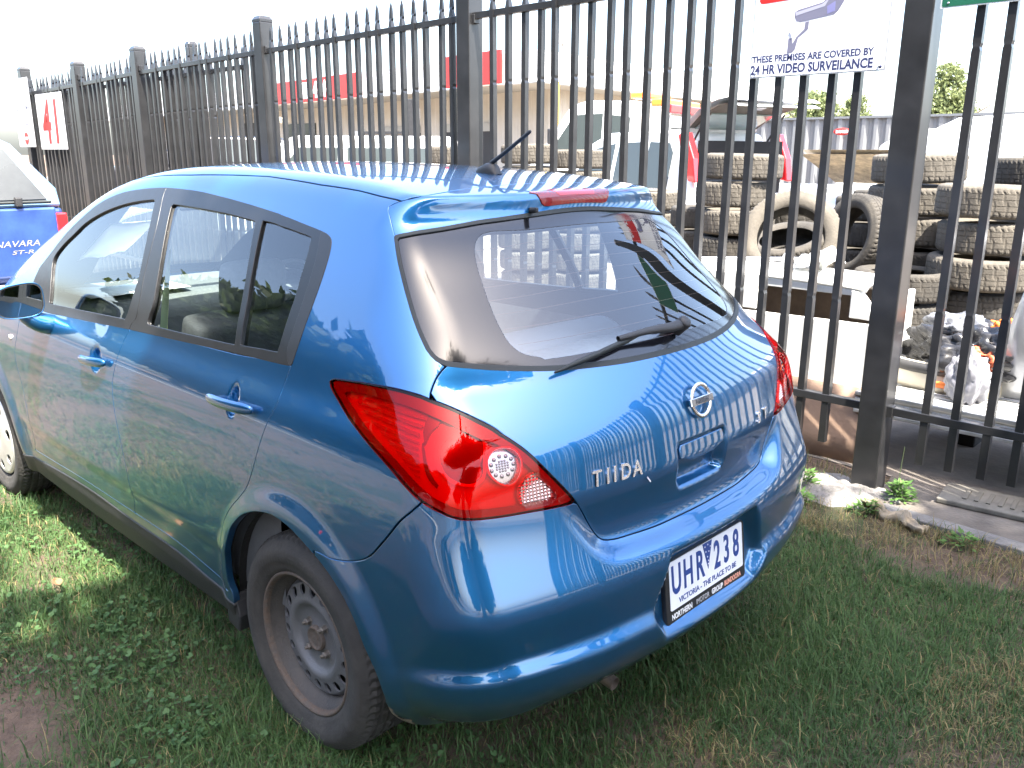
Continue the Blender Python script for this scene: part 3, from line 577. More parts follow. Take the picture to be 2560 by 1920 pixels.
# --- tail lamps
LRED = glassmat("red_lens", (1.0, .05, .05), .42, 1.5); LCLR = glassmat("clear_lens", (.96, .93, .93), .6, 1.5)
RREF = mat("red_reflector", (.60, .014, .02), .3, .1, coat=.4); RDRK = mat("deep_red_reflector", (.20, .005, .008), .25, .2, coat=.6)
SREF = mat("silver_reflector", (.40, .35, .35), .22, .8); PREF = mat("pinkish_prism", (.50, .33, .32), .25, .7)
cCl, cRv, cBig, cMid, cStr = [closed(C_[k]) for k in ('lampCl', 'lampRev', 'lampBig', 'lampMid', 'lampStripe')]
fCl, fRv, fBig, fMid, fStr = [psd(G, q) for q in (cCl, cRv, cBig, cMid, cStr)]
for rt in (False, True):
    o = dict(both=False, right=rt)
    lamp = panel("tail_lamp", RREF, car, [f_lamp + .003], off=-.016, sk=False, **o)
    panel("lens", LRED, lamp, [f_lamp + .0015, -fCl, -fRv], off=.004, depth=.016, roll=.003, **o)
    panel("lamp_edge", RDRK, lamp, [f_lamp + .003, -f_lamp - .020], off=-.006, sk=False, **o)
    panel("bulb_lens", LCLR, lamp, [fCl + .0008], off=.004, sk=False, **o); panel("reversing_lens", LCLR, lamp, [fRv + .0008], off=.004, sk=False, **o)
    panel("lens_ring", mat("pale_ring", (.75, .45, .45), .3), lamp, [fCl - .0022, -fCl - .0012], off=.0035, sk=False, **o)
    panel("reflector_disc", SREF, lamp, [fCl], off=-.010, depth=.0, sk=False, **o)
    panel("prism_panel", PREF, lamp, [fRv], off=-.010, sk=False, **o)
    rp_, rn_, rf_ = [], [], []; c_ = 0; t_ = G[:, 1] + .10 * G[:, 0]
    for k in range(16):
        v0 = cStr[:, 1].min() + .02 + k * .0112
        p, n, f = cut(PT, WN.reshape(-1, 3), QW, [fStr, v0 - t_, t_ - v0 - .0052])
        if len(f): rp_.append(p - n * .0115); rn_.append(n); rf_ += [tuple(i + c_ for i in q) for q in f]; c_ += len(p)
    rp_ = np.vstack(rp_) * ([1, -1, 1] if rt else [1, 1, 1]); rm = bpy.data.meshes.new("side_ribs"); rm.from_pydata(rp_.tolist(), [], rf_); rm.update(); mobj("side_ribs", rm, mat("rib_red", (.36, .008, .012), .3, coat=.4), lamp)
    panel("bowl", mat("bowl_red", (.34, .03, .035), .12, .5), lamp, [fBig], off=-.013, sk=False, **o)
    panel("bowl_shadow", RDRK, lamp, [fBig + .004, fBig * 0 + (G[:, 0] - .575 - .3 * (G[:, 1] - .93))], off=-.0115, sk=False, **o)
    panel("bowl_ring", mat("bright_red", (.8, .03, .04), .2, .2), lamp, [fBig - .0035, -fBig - .0035], off=-.011, sk=False, **o)
    panel("inner_rim", RDRK, lamp, [fMid], off=-.012, sk=False, **o)
    # little round and square prisms behind the clear lenses
    d = MB(); cc = cCl.mean(0); rr = []
    for k in range(11): a = 2 * math.pi * k / 11; rr.append((cc[0] + .0225 * math.cos(a), cc[1] + .0225 * math.sin(a), .0048))
    for i in range(-2, 3):
        for j in range(-2, 3):
            if i * i + j * j < 6: rr.append((cc[0] + i * .0055, cc[1] + j * .0055, .0026))
    for u, v, r in rr:
        if psd(np.array([[u, v]]), cCl)[0] > -.004: continue
        p = wall(np.array([u]), np.array([v]))[0]; e1 = wall(np.array([u + .004]), np.array([v]))[0] - p; e2 = wall(np.array([u]), np.array([v + .004]))[0] - p
        nn = np.cross(e1, e2); nn /= np.linalg.norm(nn); nn *= 1 if nn[0] < 0 else -1
        M = frame_mat(Vector(p - nn * .009), Vector(e1), Vector(nn)); M = (Matrix.Scale(-1, 4, (0, 1, 0)) @ M) if rt else M
        d.lathe([(r, 0), (r * .8, r * .35), (r * .3, r * .55), (.0002, r * .6)], 10, M)
    d.obj("bulb_prisms", mat("prism_dark", (.30, .24, .24), .1, .85), lamp)
    d = MB(); lo, hi = cRv.min(0), cRv.max(0)
    for u in np.arange(lo[0], hi[0], .0075):
        for v in np.arange(lo[1], hi[1], .0075):
            if psd(np.array([[u, v]]), cRv)[0] > -.004: continue
            p = wall(np.array([u]), np.array([v]))[0]; e1 = wall(np.array([u + .004]), np.array([v]))[0] - p; e2 = wall(np.array([u]), np.array([v + .004]))[0] - p
            nn = np.cross(e1, e2); nn /= np.linalg.norm(nn); nn *= 1 if nn[0] < 0 else -1
            M = frame_mat(Vector(p - nn * .009), Vector(e1), Vector(nn)); M = (Matrix.Scale(-1, 4, (0, 1, 0)) @ M) if rt else M
            d.lathe([(.0048, 0), (.0004, .0035)], 4, M, smooth=False)
    d.obj("prisms", mat("prism_pink", (.48, .36, .36), .12, .85), lamp)

# ------------------------------------------------------------------ wheels
def ring_holes(mb, r0, r1, h0, h1, rc, hr, N, M, el=1.0, k=8):
    """annulus r0..r1 with N real holes of radius hr at rc (el stretches them along the radius)"""
    def P(r, a): h = h0 + (h1 - h0) * (r - r0) / (r1 - r0); return M @ Vector((r * math.cos(a), r * math.sin(a), h))
    for s in range(N):
        a0, a1 = 2 * math.pi * s / N, 2 * math.pi * (s + 1) / N; am = (a0 + a1) / 2
        out = [(r1, a0 + (a1 - a0) * t / k) for t in range(k)] + [(r1 + (r0 - r1) * t / k, a1) for t in range(k)]
        out += [(r0, a1 + (a0 - a1) * t / k) for t in range(k)] + [(r0 + (r1 - r0) * t / k, a0) for t in range(k)]
        inn = []
        for r, a in out:
            t = math.atan2(r * math.sin(a - am), (r * math.cos(a - am) - rc) / el); u, v = rc + hr * el * math.cos(t), hr * math.sin(t)
            inn.append((math.hypot(u, v), am + math.atan2(v, u)))
        n = len(out); V = [P(*q) for q in out] + [P(*q) for q in inn] + [P(*q) + (M.to_3x3() @ Vector((0, 0, -.006))) for q in inn]
        F_ = [(i, (i + 1) % n, n + (i + 1) % n, n + i) for i in range(n)] + [(n + i, n + (i + 1) % n, 2 * n + (i + 1) % n, 2 * n + i) for i in range(n)]
        mb.add(V, F_, False)
TYRE = mat("old_tyre_rubber", (.026, .024, .022), .85, noise=(14, .3, (.046, .042, .037)), bump=(90, .25))
STEEL = mat("grey_steel_wheel", (.10, .10, .105), .5, .25, noise=(9, .3, (.125, .126, .132)), bump=(140, .15))
RUST = mat("rust", (.072, .062, .054), .8, noise=(40, .4, (.10, .066, .045)), bump=(120, .4))
RIMD = mat("dirty_rim", (.045, .041, .038), .7, noise=(16, .3, (.060, .051, .044)), bump=(120, .3))
SILV = mat("silver_wheel_cover", (.62, .62, .60), .32, .5, noise=(10, .1))
TYP = [(.203, .070), (.209, .079), (.222, .087), (.236, .0885), (.238, .0905), (.262, .0925), (.277, .0905), (.279, .088), (.288, .084), (.297, .0755), (.304, .067)]
def tyre_mb(scale=1.0, w=1.0, n=150, blocks=75):
    mb = MB(); tread = [(.3085, .060), (.3095, .048), (.3035, .0455), (.3035, .0395), (.3105, .037), (.311, .019), (.304, .0165), (.304, .0105), (.3112, .008)]
    half = TYP + tread; prof = half + [(r, -h) for r, h in reversed(half)]; V = []; m = len(prof)
    for i, (r, h) in enumerate(prof):
        for k in range(n):
            rr = r
            if r > .303 and abs(h) > .045 and k % 2 == 0: rr = r - .0045
            if r > .3045 and abs(h) <= .04 and k % 5 == 0: rr = r - .004
            t = 2 * math.pi * k / n; V.append((rr * scale * math.cos(t), rr * scale * math.sin(t), h * w))
    F_ = [(i * n + k, i * n + (k + 1) % n, (i + 1) * n + (k + 1) % n, (i + 1) * n + k) for i in range(m - 1) for k in range(n)]
    F_ += [(i, (i + 1) % n, (m - 1) * n + (i + 1) % n, (m - 1) * n + i) for i in range(n)][:0]
    mb.add(V, F_, True)
    for i_ in range(len(mb.f)): mb.sm[i_] = not (9 <= i_ // n < len(prof) - 11)
    return mb
AX = Matrix.Rotation(-math.pi / 2, 4, 'X')
tyre_me = tyre_mb().mesh("tyre"); tyre_me.materials.append(TYRE)
lip = MB().lathe([(.204, .066), (.2075, .075), (.2045, .0795), (.199, .079), (.1945, .072), (.1925, .064)], 72).mesh("rim_lip"); lip.materials.append(RUST)
barrel = MB().lathe([(.1925, .064), (.190, .052), (.183, .044), (.178, .034), (.172, .024), (.170, .012), (.175, -.02), (.19, -.07), (.203, -.08)], 72).mesh("rim_barrel"); barrel.materials.append(RIMD)
dm = MB(); I4 = Matrix()
dm.lathe([(.1715, .020), (.166, .030), (.160, .0355)], 72)
ring_holes(dm, .124, .160, .0425, .0355, .1425, .0142, 18, I4, 1.08)
dm.lathe([(.124, .0425), (.116, .0455), (.107, .0455), (.100, .041), (.094, .032), (.084, .0265), (.05, .0265), (.036, .030)], 72)
disc = dm.mesh("wheel_disc"); disc.materials.append(STEEL)
capm = MB().lathe([(.037, .028), (.0365, .038), (.034, .0425), (.030, .043), (.0285, .0405), (.012, .041), (.0003, .0415)], 40).mesh("hub_cap"); capm.materials.append(RUST)
nm_ = MB()
nm_.lathe([(.0135, .024), (.0135, .029), (.0105, .030), (.0105, .041), (.0085, .043), (.006, .043), (.005, .052), (.0003, .053)], 6, I4, False); nutm = nm_.mesh("wheel_nut"); nutm.materials.append(mat("dirty_steel", (.17, .15, .13), .55, .5, noise=(40, .3)))
bk = MB().lathe([(.168, .004), (.0005, .004)], 40).mesh("brake_drum"); bk.materials.append(DARK)
cv = MB(); cv.lathe([(.196, .075), (.190, .083), (.182, .084)], 72)
ring_holes(cv, .112, .182, .090, .084, .150, .026, 7, I4, .95)
cv.lathe([(.112, .090), (.07, .093), (.04, .091), (.034, .086), (.02, .087), (.0003, .087)], 72); cover = cv.mesh("wheel_cover"); cover.materials.append(SILV)
for wx, sy, steel in ((0., 1, True), (2.6, 1, False), (0., -1, True), (2.6, -1, False)):
    w = empty("wheel"); w.parent = car
    w.location = (wx, sy * .742, .305); w.rotation_euler = (-math.pi / 2 * sy, .35 if wx == 0 else .2, 0)
    if steel: w["label"] = "grey steel wheel with round holes and rusty hub cap"
    else: w["label"] = "wheel with a silver plastic cover"
    mobj("tyre", tyre_me, None, w); mobj("rim_barrel", barrel, None, w); mobj("brake_drum", bk, None, w)
    if steel:
        mobj("rim_lip", lip, None, w); mobj("wheel_disc", disc, None, w); mobj("hub_cap", capm, None, w)
        for k in range(4):
            a = 2 * math.pi * k / 4 + .5; mobj("wheel_nut", nutm, None, w, (.0535 * math.cos(a), .0535 * math.sin(a), 0))
    else: mobj("wheel_cover", cover, None, w)
    # arch liner
    a = np.linspace(-.25, math.pi + .25, 28); pr = [[(wx + .378 * math.cos(t), sy * y, .315 + .378 * math.sin(t)) for t in a] for y in (.35, .60, .80)]
    ln = MB().grid(pr); ln.grid([[(wx + r * math.cos(t), sy * .36, .315 + r * math.sin(t)) for t in a] for r in (.02, .378)])
    ln.obj("arch_liner", mat("arch_liner", (.009, .008, .007), .9, noise=(12, .4), bump=(60, .4)), car)
un = MB().box((1.45, 0, .26), (2.5, 1.36, .06)); un.box((-.30, 0, .40), (.6, 1.2, .06)); un.obj("underbody", DARK, car)
MB().tube([(-.15, .26, .30), (-.45, .27, .255), (-.655, .27, .222)], .019, 14, cap=False).obj("exhaust_pipe", mat("exhaust_steel", (.25, .20, .16), .5, .7, noise=(20, .4)), car)
fl = MB()
fl.prism([(.40, .30), (.345, .33), (.325, .26), (.335, .205), (.40, .22)], .70, .835); bevel(fl.obj("mud_flap", PLA, car), .006)
# ------------------------------------------------------------------ number plate
PM = frame_mat((-.7545, 0, .5155), (0, -1, 0), (-math.cos(.12), 0, math.sin(.12)))
plate = empty("number_plate"); plate.parent = car; plate.matrix_local = PM; plate["label"] = "white plate with blue characters in a black dealer surround"
sur = MB()
def rrect(w, h, r, n=5, cx=0, cy=0):
    o = []
    for sx, sy, a0 in ((1, 1, 0), (-1, 1, 90), (-1, -1, 180), (1, -1, 270)):
        for k in range(n + 1): a = R_(a0 + 90 * k / n); o.append((cx + sx * (w / 2 - r) + r * math.cos(a), cy + sy * (h / 2 - r) + r * math.sin(a)))
    return o
sur.prism(rrect(.405, .176, .014, 5, 0, -.0185), -.016, 0, 'z'); bevel(sur.obj("plate_surround", mat("plate_black", (.016, .016, .017), .45), plate), .003)
fc = MB().prism(rrect(.372, .134, .006), .0008, .0026, 'z'); fc.obj("plate_face", mat("plate_white", (.72, .73, .76), .35, noise=(12, .05)), plate)
NAVY = mat("plate_blue", (.022, .055, .22), .4); WHT = mat("letter_white", (.8, .8, .8), .45); SAL = mat("letter_salmon", (.75, .36, .26), .45)
TZ = Matrix.Translation((0, 0, .0028))
for ch, x in (("U", -.155), ("H", -.098), ("R", -.040), ("2", .048), ("3", .098), ("8", .150)):
    text_mesh("plate_character", ch, .112, NAVY, plate, Matrix.Translation((x, -.0235, .0028)), .0008, 'CENTER', .60, 0, .0024)
tri = MB().prism([(-.024, .066), (.024, .066), (.0, -.012)], .0026, .0036, 'z'); tri = tri.obj("plate_triangle", NAVY, plate)
dots = MB()
for dx, dy in ((-.013, .055), (.002, .058), (.014, .050), (-.009, .040), (.006, .038), (-.002, .024), (.002, .012), (.0005, .003)):
    dots.lathe([(.0024, .0037), (.0001, .0038)], 8, Matrix.Translation((dx, dy, 0)))
dots.obj("plate_dots", WHT, tri)
text_mesh("plate_slogan", "VICTORIA - THE PLACE TO BE", .0215, NAVY, plate, Matrix.Translation((0, -.0555, .0028)), .0005, 'CENTER', 1.02, 0, .0004)
text_mesh("dealer_lettering", "NORTHERN", .0225, WHT, plate, Matrix.Translation((-.180, -.0945, .0004)), .0005, 'LEFT', .80, 0, .0004)
text_mesh("dealer_lettering", "IMOTOR", .0215, mat("letter_grey", (.42, .42, .43), .5), plate, Matrix.Translation((-.063, -.0945, .0004)), .0005, 'LEFT', .80)
text_mesh("dealer_lettering", "GROUP", .0215, WHT, plate, Matrix.Translation((.017, -.0945, .0004)), .0005, 'LEFT', .80, 0, .0004)
text_mesh("dealer_lettering", "BUNDOORA", .0215, SAL, plate, Matrix.Translation((.084, -.0945, .0004)), .0005, 'LEFT', .74, 0, .0004)
# ------------------------------------------------------------------ badges
def skinframe(u, v, off=0., sy=1):
    p = wall(np.array([u]), np.array([v]))[0]; e1 = wall(np.array([u + .004]), np.array([v]))[0] - p; e2 = wall(np.array([u]), np.array([v + .004]))[0] - p
    n = np.cross(e1, e2); n /= np.linalg.norm(n); n *= 1 if (n @ np.array([-1, .6, .2])) > 0 else -1
    q = p + n * off
    return frame_mat(Vector(q), Vector(e1), Vector(n))
def gvz(x0, z): return z
eF = frame_mat((-.6985, 0, .977), (0, -1, 0), (-.965, 0, .26))
emb = MB()
for R0, r in ((.0425, .0072),):
    V = []; F_ = []; n, k = 64, 10
    for i in range(n):
        a = 2 * math.pi * i / n
        for j in range(k):
            b = 2 * math.pi * j / k; rr = R0 + r * .85 * math.cos(b); V.append((rr * 1.02 * math.cos(a), rr * math.sin(a), .004 + .004 * math.sin(b)))
    for i in range(n):
        for j in range(k): F_.append((i * k + j, ((i + 1) % n) * k + j, ((i + 1) % n) * k + (j + 1) % k, i * k + (j + 1) % k))
    emb.add(V, F_, True)
emb = emb.obj("emblem_ring", CHR, tail); emb.matrix_local = eF
bar = MB().box((0, 0, .005), (.108, .021, .008), bev=.002).obj("emblem_bar", CHR, emb)
text_mesh("emblem_lettering", "NISSAN", .0185, mat("badge_dark", (.05, .06, .08), .3), emb, Matrix.Translation((0, -.0066, .0093)), .0004, 'CENTER', 1.0, 0, .0007)
CHB = mat("badge_chrome", (.72, .72, .73), .24, .9); gvT = .853; us = [.816, .8425, .860, .888, .922]
for ch, u in zip("TIIDA", us):
    text_mesh("badge_letter", ch, .054, CHB, tail, skinframe(u, .8475 - (u - .81) * .03, .0022) @ Matrix.Translation((0, 0, 0)), .0022, 'CENTER', .92, .12, .0008)
for ch, u in zip("ST", (GU1 - .352, GU1 - .318)):
    M = skinframe(u, .847, .0022); o, ex, ez = M.translation.copy(), M.to_3x3() @ Vector((1, 0, 0)), M.to_3x3() @ Vector((0, 0, 1))
    u2 = 2 * GU1 - u; o.y *= -1; ex = Vector((-ex.x, ex.y, -ex.z)); ez.y *= -1
    pass
for ch, yy in (("S", -.325), ("T", -.365)):
    u = GU1 + yy + .0; M = skinframe(u, .838, .0022); o = M.translation.copy(); o.y *= -1; z = M.to_3x3() @ Vector((0, 0, 1)); z.y *= -1; x = M.to_3x3() @ Vector((1, 0, 0)); x.y *= -1; x = -x
    text_mesh("badge_letter", ch, .048, CHB, tail, frame_mat(o, x, z), .002, 'CENTER', .95, .2, .0004)
# chip of white on the tailgate paint
ck = MB().box((0, 0, .0004), (.018, .004, .0006), bev=.0002).obj("paint_chip", mat("chip", (.5, .52, .55), .6), tail); ck.matrix_local = skinframe(.962, .824, .0006) @ Matrix.Rotation(R_(-55), 4, 'Z')
# ------------------------------------------------------------------ high brake lamp, washer, antenna, wiper
fb = G[:, 0] * 0
bl = poly([(1.03, 1.433), (1.033, 1.428), (1.047, 1.421), (1.058, 1.407), (1.068, 1.3985), (1.085, 1.396)], [(1.085, 1.396), (GE, 1.397)], [(GE, 1.433), (1.03, 1.433)]); f_bl = psd(G, bl)
hb = panel("brake_lamp", mat("brake_lens", (.19, .004, .006), .14, coat=.7), tail, [f_bl], off=.003, depth=.01)
il = psd(G, np.array([(1.118, 1.437), (1.128, 1.410), (GE, 1.410), (GE, 1.437)]))
panel("brake_lamp_window", mat("brake_lens_clear", (.36, .006, .008), .1, coat=.8), hb, [il], off=.0042, depth=.004)
for k in range(7):
    u = 1.145 + k * .0206; s_ = 1
    if u > GU1: u = 2 * GU1 - u; s_ = -1
    p = wall(np.array([u]), np.array([1.4185]))[0]
    MB().lathe([(.0055, 0), (.003, .003), (.0002, .0035)], 10).obj("lamp_diode", mat("diode", (.75, .03, .03), .15, coat=.5), hb, (p[0] - .0015, s_ * p[1], p[2] - .004), (0, R_(-80), 0))
wn = MB().tube([(-.252, .187, 1.460), (-.274, .187, 1.462)], [.008, .0075], 12); wn.box((-.272, .187, 1.462), (.010, .012, .013), bev=.003)
wn.obj("washer_nozzle", PLA, tail)
an = MB(); sec = []
for t, w_, h_ in ((0, .004, .002), (.12, .018, .012), (.3, .025, .024), (.5, .026, .034), (.7, .024, .036), (.86, .021, .032), (1, .017, .004)):
    x = .155 - .10 * t; ring = []
    for k in range(13): a = math.pi * k / 12; ring.append((x, w_ * math.cos(a), 1.546 + h_ * (math.sin(a) ** .7) + (x - .1) * .06))
    sec.append(ring)
an.grid(sec); an.lathe([(.028, 0), (.028, .003)], 20, Matrix.Translation((.10, 0, 1.5475)))
ant = an.obj("antenna_base", PLA, car)
MB().tube([(.088, 0, 1.580), (.04, 0, 1.6055), (-.055, 0, 1.660), (-.073, 0, 1.671), (-.077, 0, 1.673)], [.0075, .006, .0055, .0055, .003], 10).obj("antenna_rod", PLA, ant)
# wiper: pivot low in the middle, arm and blade along the lower edge of the glass
def wp(u, v, off, s_=1):
    M = skinframe(u, v, off); q = M.translation; return Vector((q.x, q.y * s_, q.z))
wpv = empty("rear_wiper"); wpv.parent = car
def gvw(y): return 1.094
P0 = wp(GU1 - .033, 1.091, .035, -1)
arm = MB(); pts = [P0, wp(GU1 - .03, 1.090, .036), wp(GU1 - .12, 1.093, .034), wp(GU1 - .22, 1.092, .028)]
V = []; sec = []
for i, p in enumerate(pts):
    w_ = (.015, .014, .010, .007)[i]; h_ = (.012, .011, .008, .006)[i]
    M = skinframe(GU1 - .1, 1.09, 0).to_3x3(); up = M @ Vector((0, 1, 0)); nn = M @ Vector((0, 0, 1))
    sec.append([tuple(p + up * w_ * math.cos(a) + nn * h_ * math.sin(a)) for a in np.linspace(0, 2 * math.pi, 13)])
arm.grid(sec); arm.lathe([(.019, -.03), (.019, .012), (.014, .017), (.0003, .018)], 20, Matrix.Translation(P0) @ skinframe(GU1 - .03, 1.09, 0).to_3x3().to_4x4())
arm.obj("wiper_arm", PLA, wpv)
bld = MB(); pts = [wp(GU1 - .13 - .022 * k, 1.0935 - .0015 * k - .00006 * k * k, .016 + (.003 if 3 < k < 12 else 0)) for k in range(0, 14)]
sec = []
for i, p in enumerate(pts):
    e = min(1, .35 + .65 * min(i, len(pts) - 1 - i) / 3); M = skinframe(GU1 - .13 - .022 * i, 1.09, 0).to_3x3(); up = M @ Vector((0, 1, 0)); nn = M @ Vector((0, 0, 1))
    sec.append([tuple(p + up * .008 * e * math.cos(a) + nn * .010 * e * math.sin(a)) for a in np.linspace(0, 2 * math.pi, 11)])
bld.grid(sec); bld.obj("wiper_blade", RUB, wpv)
# ------------------------------------------------------------------ door mirrors
for s_ in (1, -1):
    mr = empty("door_mirror"); mr.parent = car
    def sup(t, w, h): c, s = math.cos(t), math.sin(t); return (w * math.copysign(abs(c) ** .62, c), h * math.copysign(abs(s) ** .62, s))
    hs = MB(); rows = []
    for x, k in ((-.012, .93), (-.016, .985), (-.010, 1.0), (.015, .99), (.045, .90), (.075, .70), (.092, .42), (.099, .05)):
        row = []
        for j in range(33):
            a, b = sup(2 * math.pi * j / 32, .088 * k, .066 * k); b += -.10 * a if b > 0 else .0
            row.append((1.69 + x, s_ * (.917 + a), 1.066 + b))
        rows.append(row)
    hs.grid(rows); subsurf(hs.obj("mirror_housing", PAINT, mr), 1)
    gl = [(.92 * sup(2 * math.pi * j / 32, .088, .066)[0], .9 * sup(2 * math.pi * j / 32, .088, .066)[1]) for j in range(32)]
    gm = MB().add([(1.683 + .04 * a + .06 * b, s_ * (.917 + a), 1.066 + b - (.10 * a if b > 0 else 0)) for a, b in gl], [tuple(range(32))])
    gm.obj("mirror_glass", mat("mirror_silver", (.62, .66, .66), .02, 1.0), mr)
    bz = MB(); bz.grid([[(1.676, s_ * (.917 + a * k), 1.066 + (b - (.10 * a if b > 0 else 0)) * k) for a, b in gl + gl[:1]] for k in (1.025, .985)]); bz.obj("mirror_bezel", PLA, mr)
    st = MB(); st.tube([(1.70, s_ * .80, .958), (1.705, s_ * .835, .965), (1.715, s_ * .87, .985), (1.72, s_ * .90, 1.02), (1.725, s_ * .91, 1.06)], [.040, .042, .038, .034, .03], 16)
    subsurf(st.obj("mirror_stalk", PAINT, mr), 1)
    MB().lathe([(.012, 0), (.011, .006), (.0003, .008)], 12, Matrix.Scale(1, 4)).obj("side_indicator", mat("indicator_lens", (.8, .75, .68), .15, coat=.5), car, (2.16, s_ * .832, .845), (-math.pi / 2 * s_, 0, 0))
# ------------------------------------------------------------------ cabin
GREY = mat("grey_seat_cloth", (.09, .095, .10), .9, noise=(40, .15), bump=(400, .3)); DASH = mat("dashboard_grey", (.10, .105, .11), .7, noise=(30, .1))
LIN = mat("roof_lining", (.42, .42, .40), .9)
def cushion(name, c, d, M=None, parent=car, m=GREY, bev=.05):
    b = MB().box((0, 0, 0), d, bev=bev); o = b.obj(name, m, parent); o.matrix_local = Matrix.Translation(c) @ (M if M else Matrix()); bevel(o, .01); subsurf(o, 1)
    for p in o.data.polygons: p.use_smooth = True
    return o
for y, nm in ((.37, "front_seat"), (-.37, "front_seat")):
    s = empty(nm); s.parent = car
    cushion("seat_cushion", (1.32, y, .50), (.52, .50, .16), None, s)
    cushion("seat_backrest", (1.03, y, .78), (.16, .50, .58), Matrix.Rotation(R_(-16), 4, 'Y'), s)
    cushion("headrest", (.93, y, 1.15), (.10, .25, .19), Matrix.Rotation(R_(-10), 4, 'Y'), s, GREY, .04)
    MB().tube([(.945, y + .05, 1.02), (.935, y + .05, 1.10)], .006, 6).obj("headrest_post", CHR, s); MB().tube([(.945, y - .05, 1.02), (.935, y - .05, 1.10)], .006, 6).obj("headrest_post", CHR, s)
s = empty("rear_bench"); s.parent = car
cushion("seat_cushion", (.42, 0, .50), (.50, 1.22, .16), None, s); cushion("seat_backrest", (.13, 0, .76), (.15, 1.22, .56), Matrix.Rotation(R_(-18), 4, 'Y'), s, mat("blue_grey_cloth", (.30, .34, .38), .9, bump=(400, .3)))
for y in (): cushion("headrest", (.03, y, 1.06), (.09, .25, .12), Matrix.Rotation(R_(-10), 4, 'Y'), s, GREY, .035)
MB().box((-.26, 0, .985), (.44, 1.10, .018), bev=.004).obj("parcel_shelf", mat("shelf_grey", (.36, .40, .44), .9, noise=(60, .1)), car)
ds = MB(); pr = [(1.98, .60), (1.96, .78), (2.0, .90), (2.08, .965), (2.25, .985), (2.62, .975), (2.62, .60)]
ds.prism(pr, -.70, .70); bevel(ds.obj("dashboard", DASH, car), .03, 3, 25)
hd_ = MB(); rows = [[(2.02 + .10 * math.cos(a) * 0 + x, -.37 + .2 * math.cos(a), .97 + .07 * math.sin(a)) for a in np.linspace(0, math.pi, 12)] for x in (0, .06, .2)]; hd_.grid(rows); hd_.obj("instrument_hood", DASH, car)
sw = MB(); V = []; F_ = []
Ms = Matrix.Translation((1.80, -.37, .92)) @ Matrix.Rotation(R_(-65), 4, 'Y')
pts = [Ms @ Vector((.185 * math.cos(2 * math.pi * k / 36), .185 * math.sin(2 * math.pi * k / 36), 0)) for k in range(37)]
sw.tube(pts, .014, 8, False); sw.tube([Ms @ Vector((-.18, 0, 0)), Ms @ Vector((0, 0, .02)), Ms @ Vector((.10, .14, 0))], .014, 8); sw.tube([Ms @ Vector((0, 0, .02)), Ms @ Vector((.10, -.14, 0))], .014, 8)
sw.tube([Ms @ Vector((0, 0, .02)), Ms @ Vector((0, 0, -.3))], .03, 8); sw.obj("steering_wheel", PLA, car)
rp = wall(np.arange(-1.7, .2, .05)[:, None], np.array([1.60])[None, :])
lg = [[tuple(Vector(roof(np.array([x]), np.array([abs(y)]))[0] * np.array([1, (1 if y > 0 else -1), 1])) - Vector((0, 0, .035))) for y in np.linspace(-.52, .52, 15)] for x in np.arange(-.05, 1.75, .09)]
MB().grid(lg).obj("roof_lining", LIN, car)
MB().box((1.2, 0, .33), (2.6, 1.36, .02)).obj("cabin_floor", DARK, car)
for s_ in (1, -1):
    MB().grid([[(x, s_ * (.775 if z < .9 else .735), z) for z in (.34, .6, .9, .97)] for x in np.linspace(.15, 2.2, 12)]).obj("door_lining", DASH, car)
    b = MB().grid([[(1.0 + .014 * k * (1 - .75 * max(0, (z - 1.05) / .25) ** 1.5) + .03 * (z - 1.0), s_ * (.668 - .16 * (z - 1.0)), z) for z in np.linspace(.96, 1.29, 14)] for k in (0, 4)])
    b.obj("seat_belt", mat("pale_lime_webbing" if s_ == 1 else "grey_webbing", (.55, .60, .28) if s_ == 1 else (.12, .12, .12), .75, bump=(500, .2)), car)
MB().box((1.98, 0, 1.385), (.02, .24, .07), bev=.008).obj("rear_view_mirror", PLA, car)
paper = mat("white_paper", (.80, .80, .78), .7)
def sheet(name, cs, m, label):
    n = 7; P = [[Vector(cs[0]).lerp(Vector(cs[1]), i / n).lerp(Vector(cs[3]).lerp(Vector(cs[2]), i / n), j / n) + Vector((0, 0, .006 * math.sin(i * 1.3) * math.sin(j * 1.1))) for j in range(n + 1)] for i in range(n + 1)]
    o = MB().grid(P).obj(name, m); so = o.modifiers.new("thickness", 'SOLIDIFY'); so.thickness = .0008; return o
tag(sheet("paper_and_reflection", [(2.08, .05, .988), (2.07, .52, .985), (2.30, .56, .998), (2.33, .08, .998)], paper, ""), "large white paper sheet lying on the dashboard of the blue hatchback", "paper")
pw = [(1.97, .44, 1.31), (2.04, .20, 1.31), (2.27, .27, 1.155), (2.20, .51, 1.14)]  # sheet added in place of a paper's reflection in the windscreen
tag(sheet("paper_and_reflection", pw, paper, ""), "white paper sheet leaning behind the windscreen of the blue hatchback", "paper")

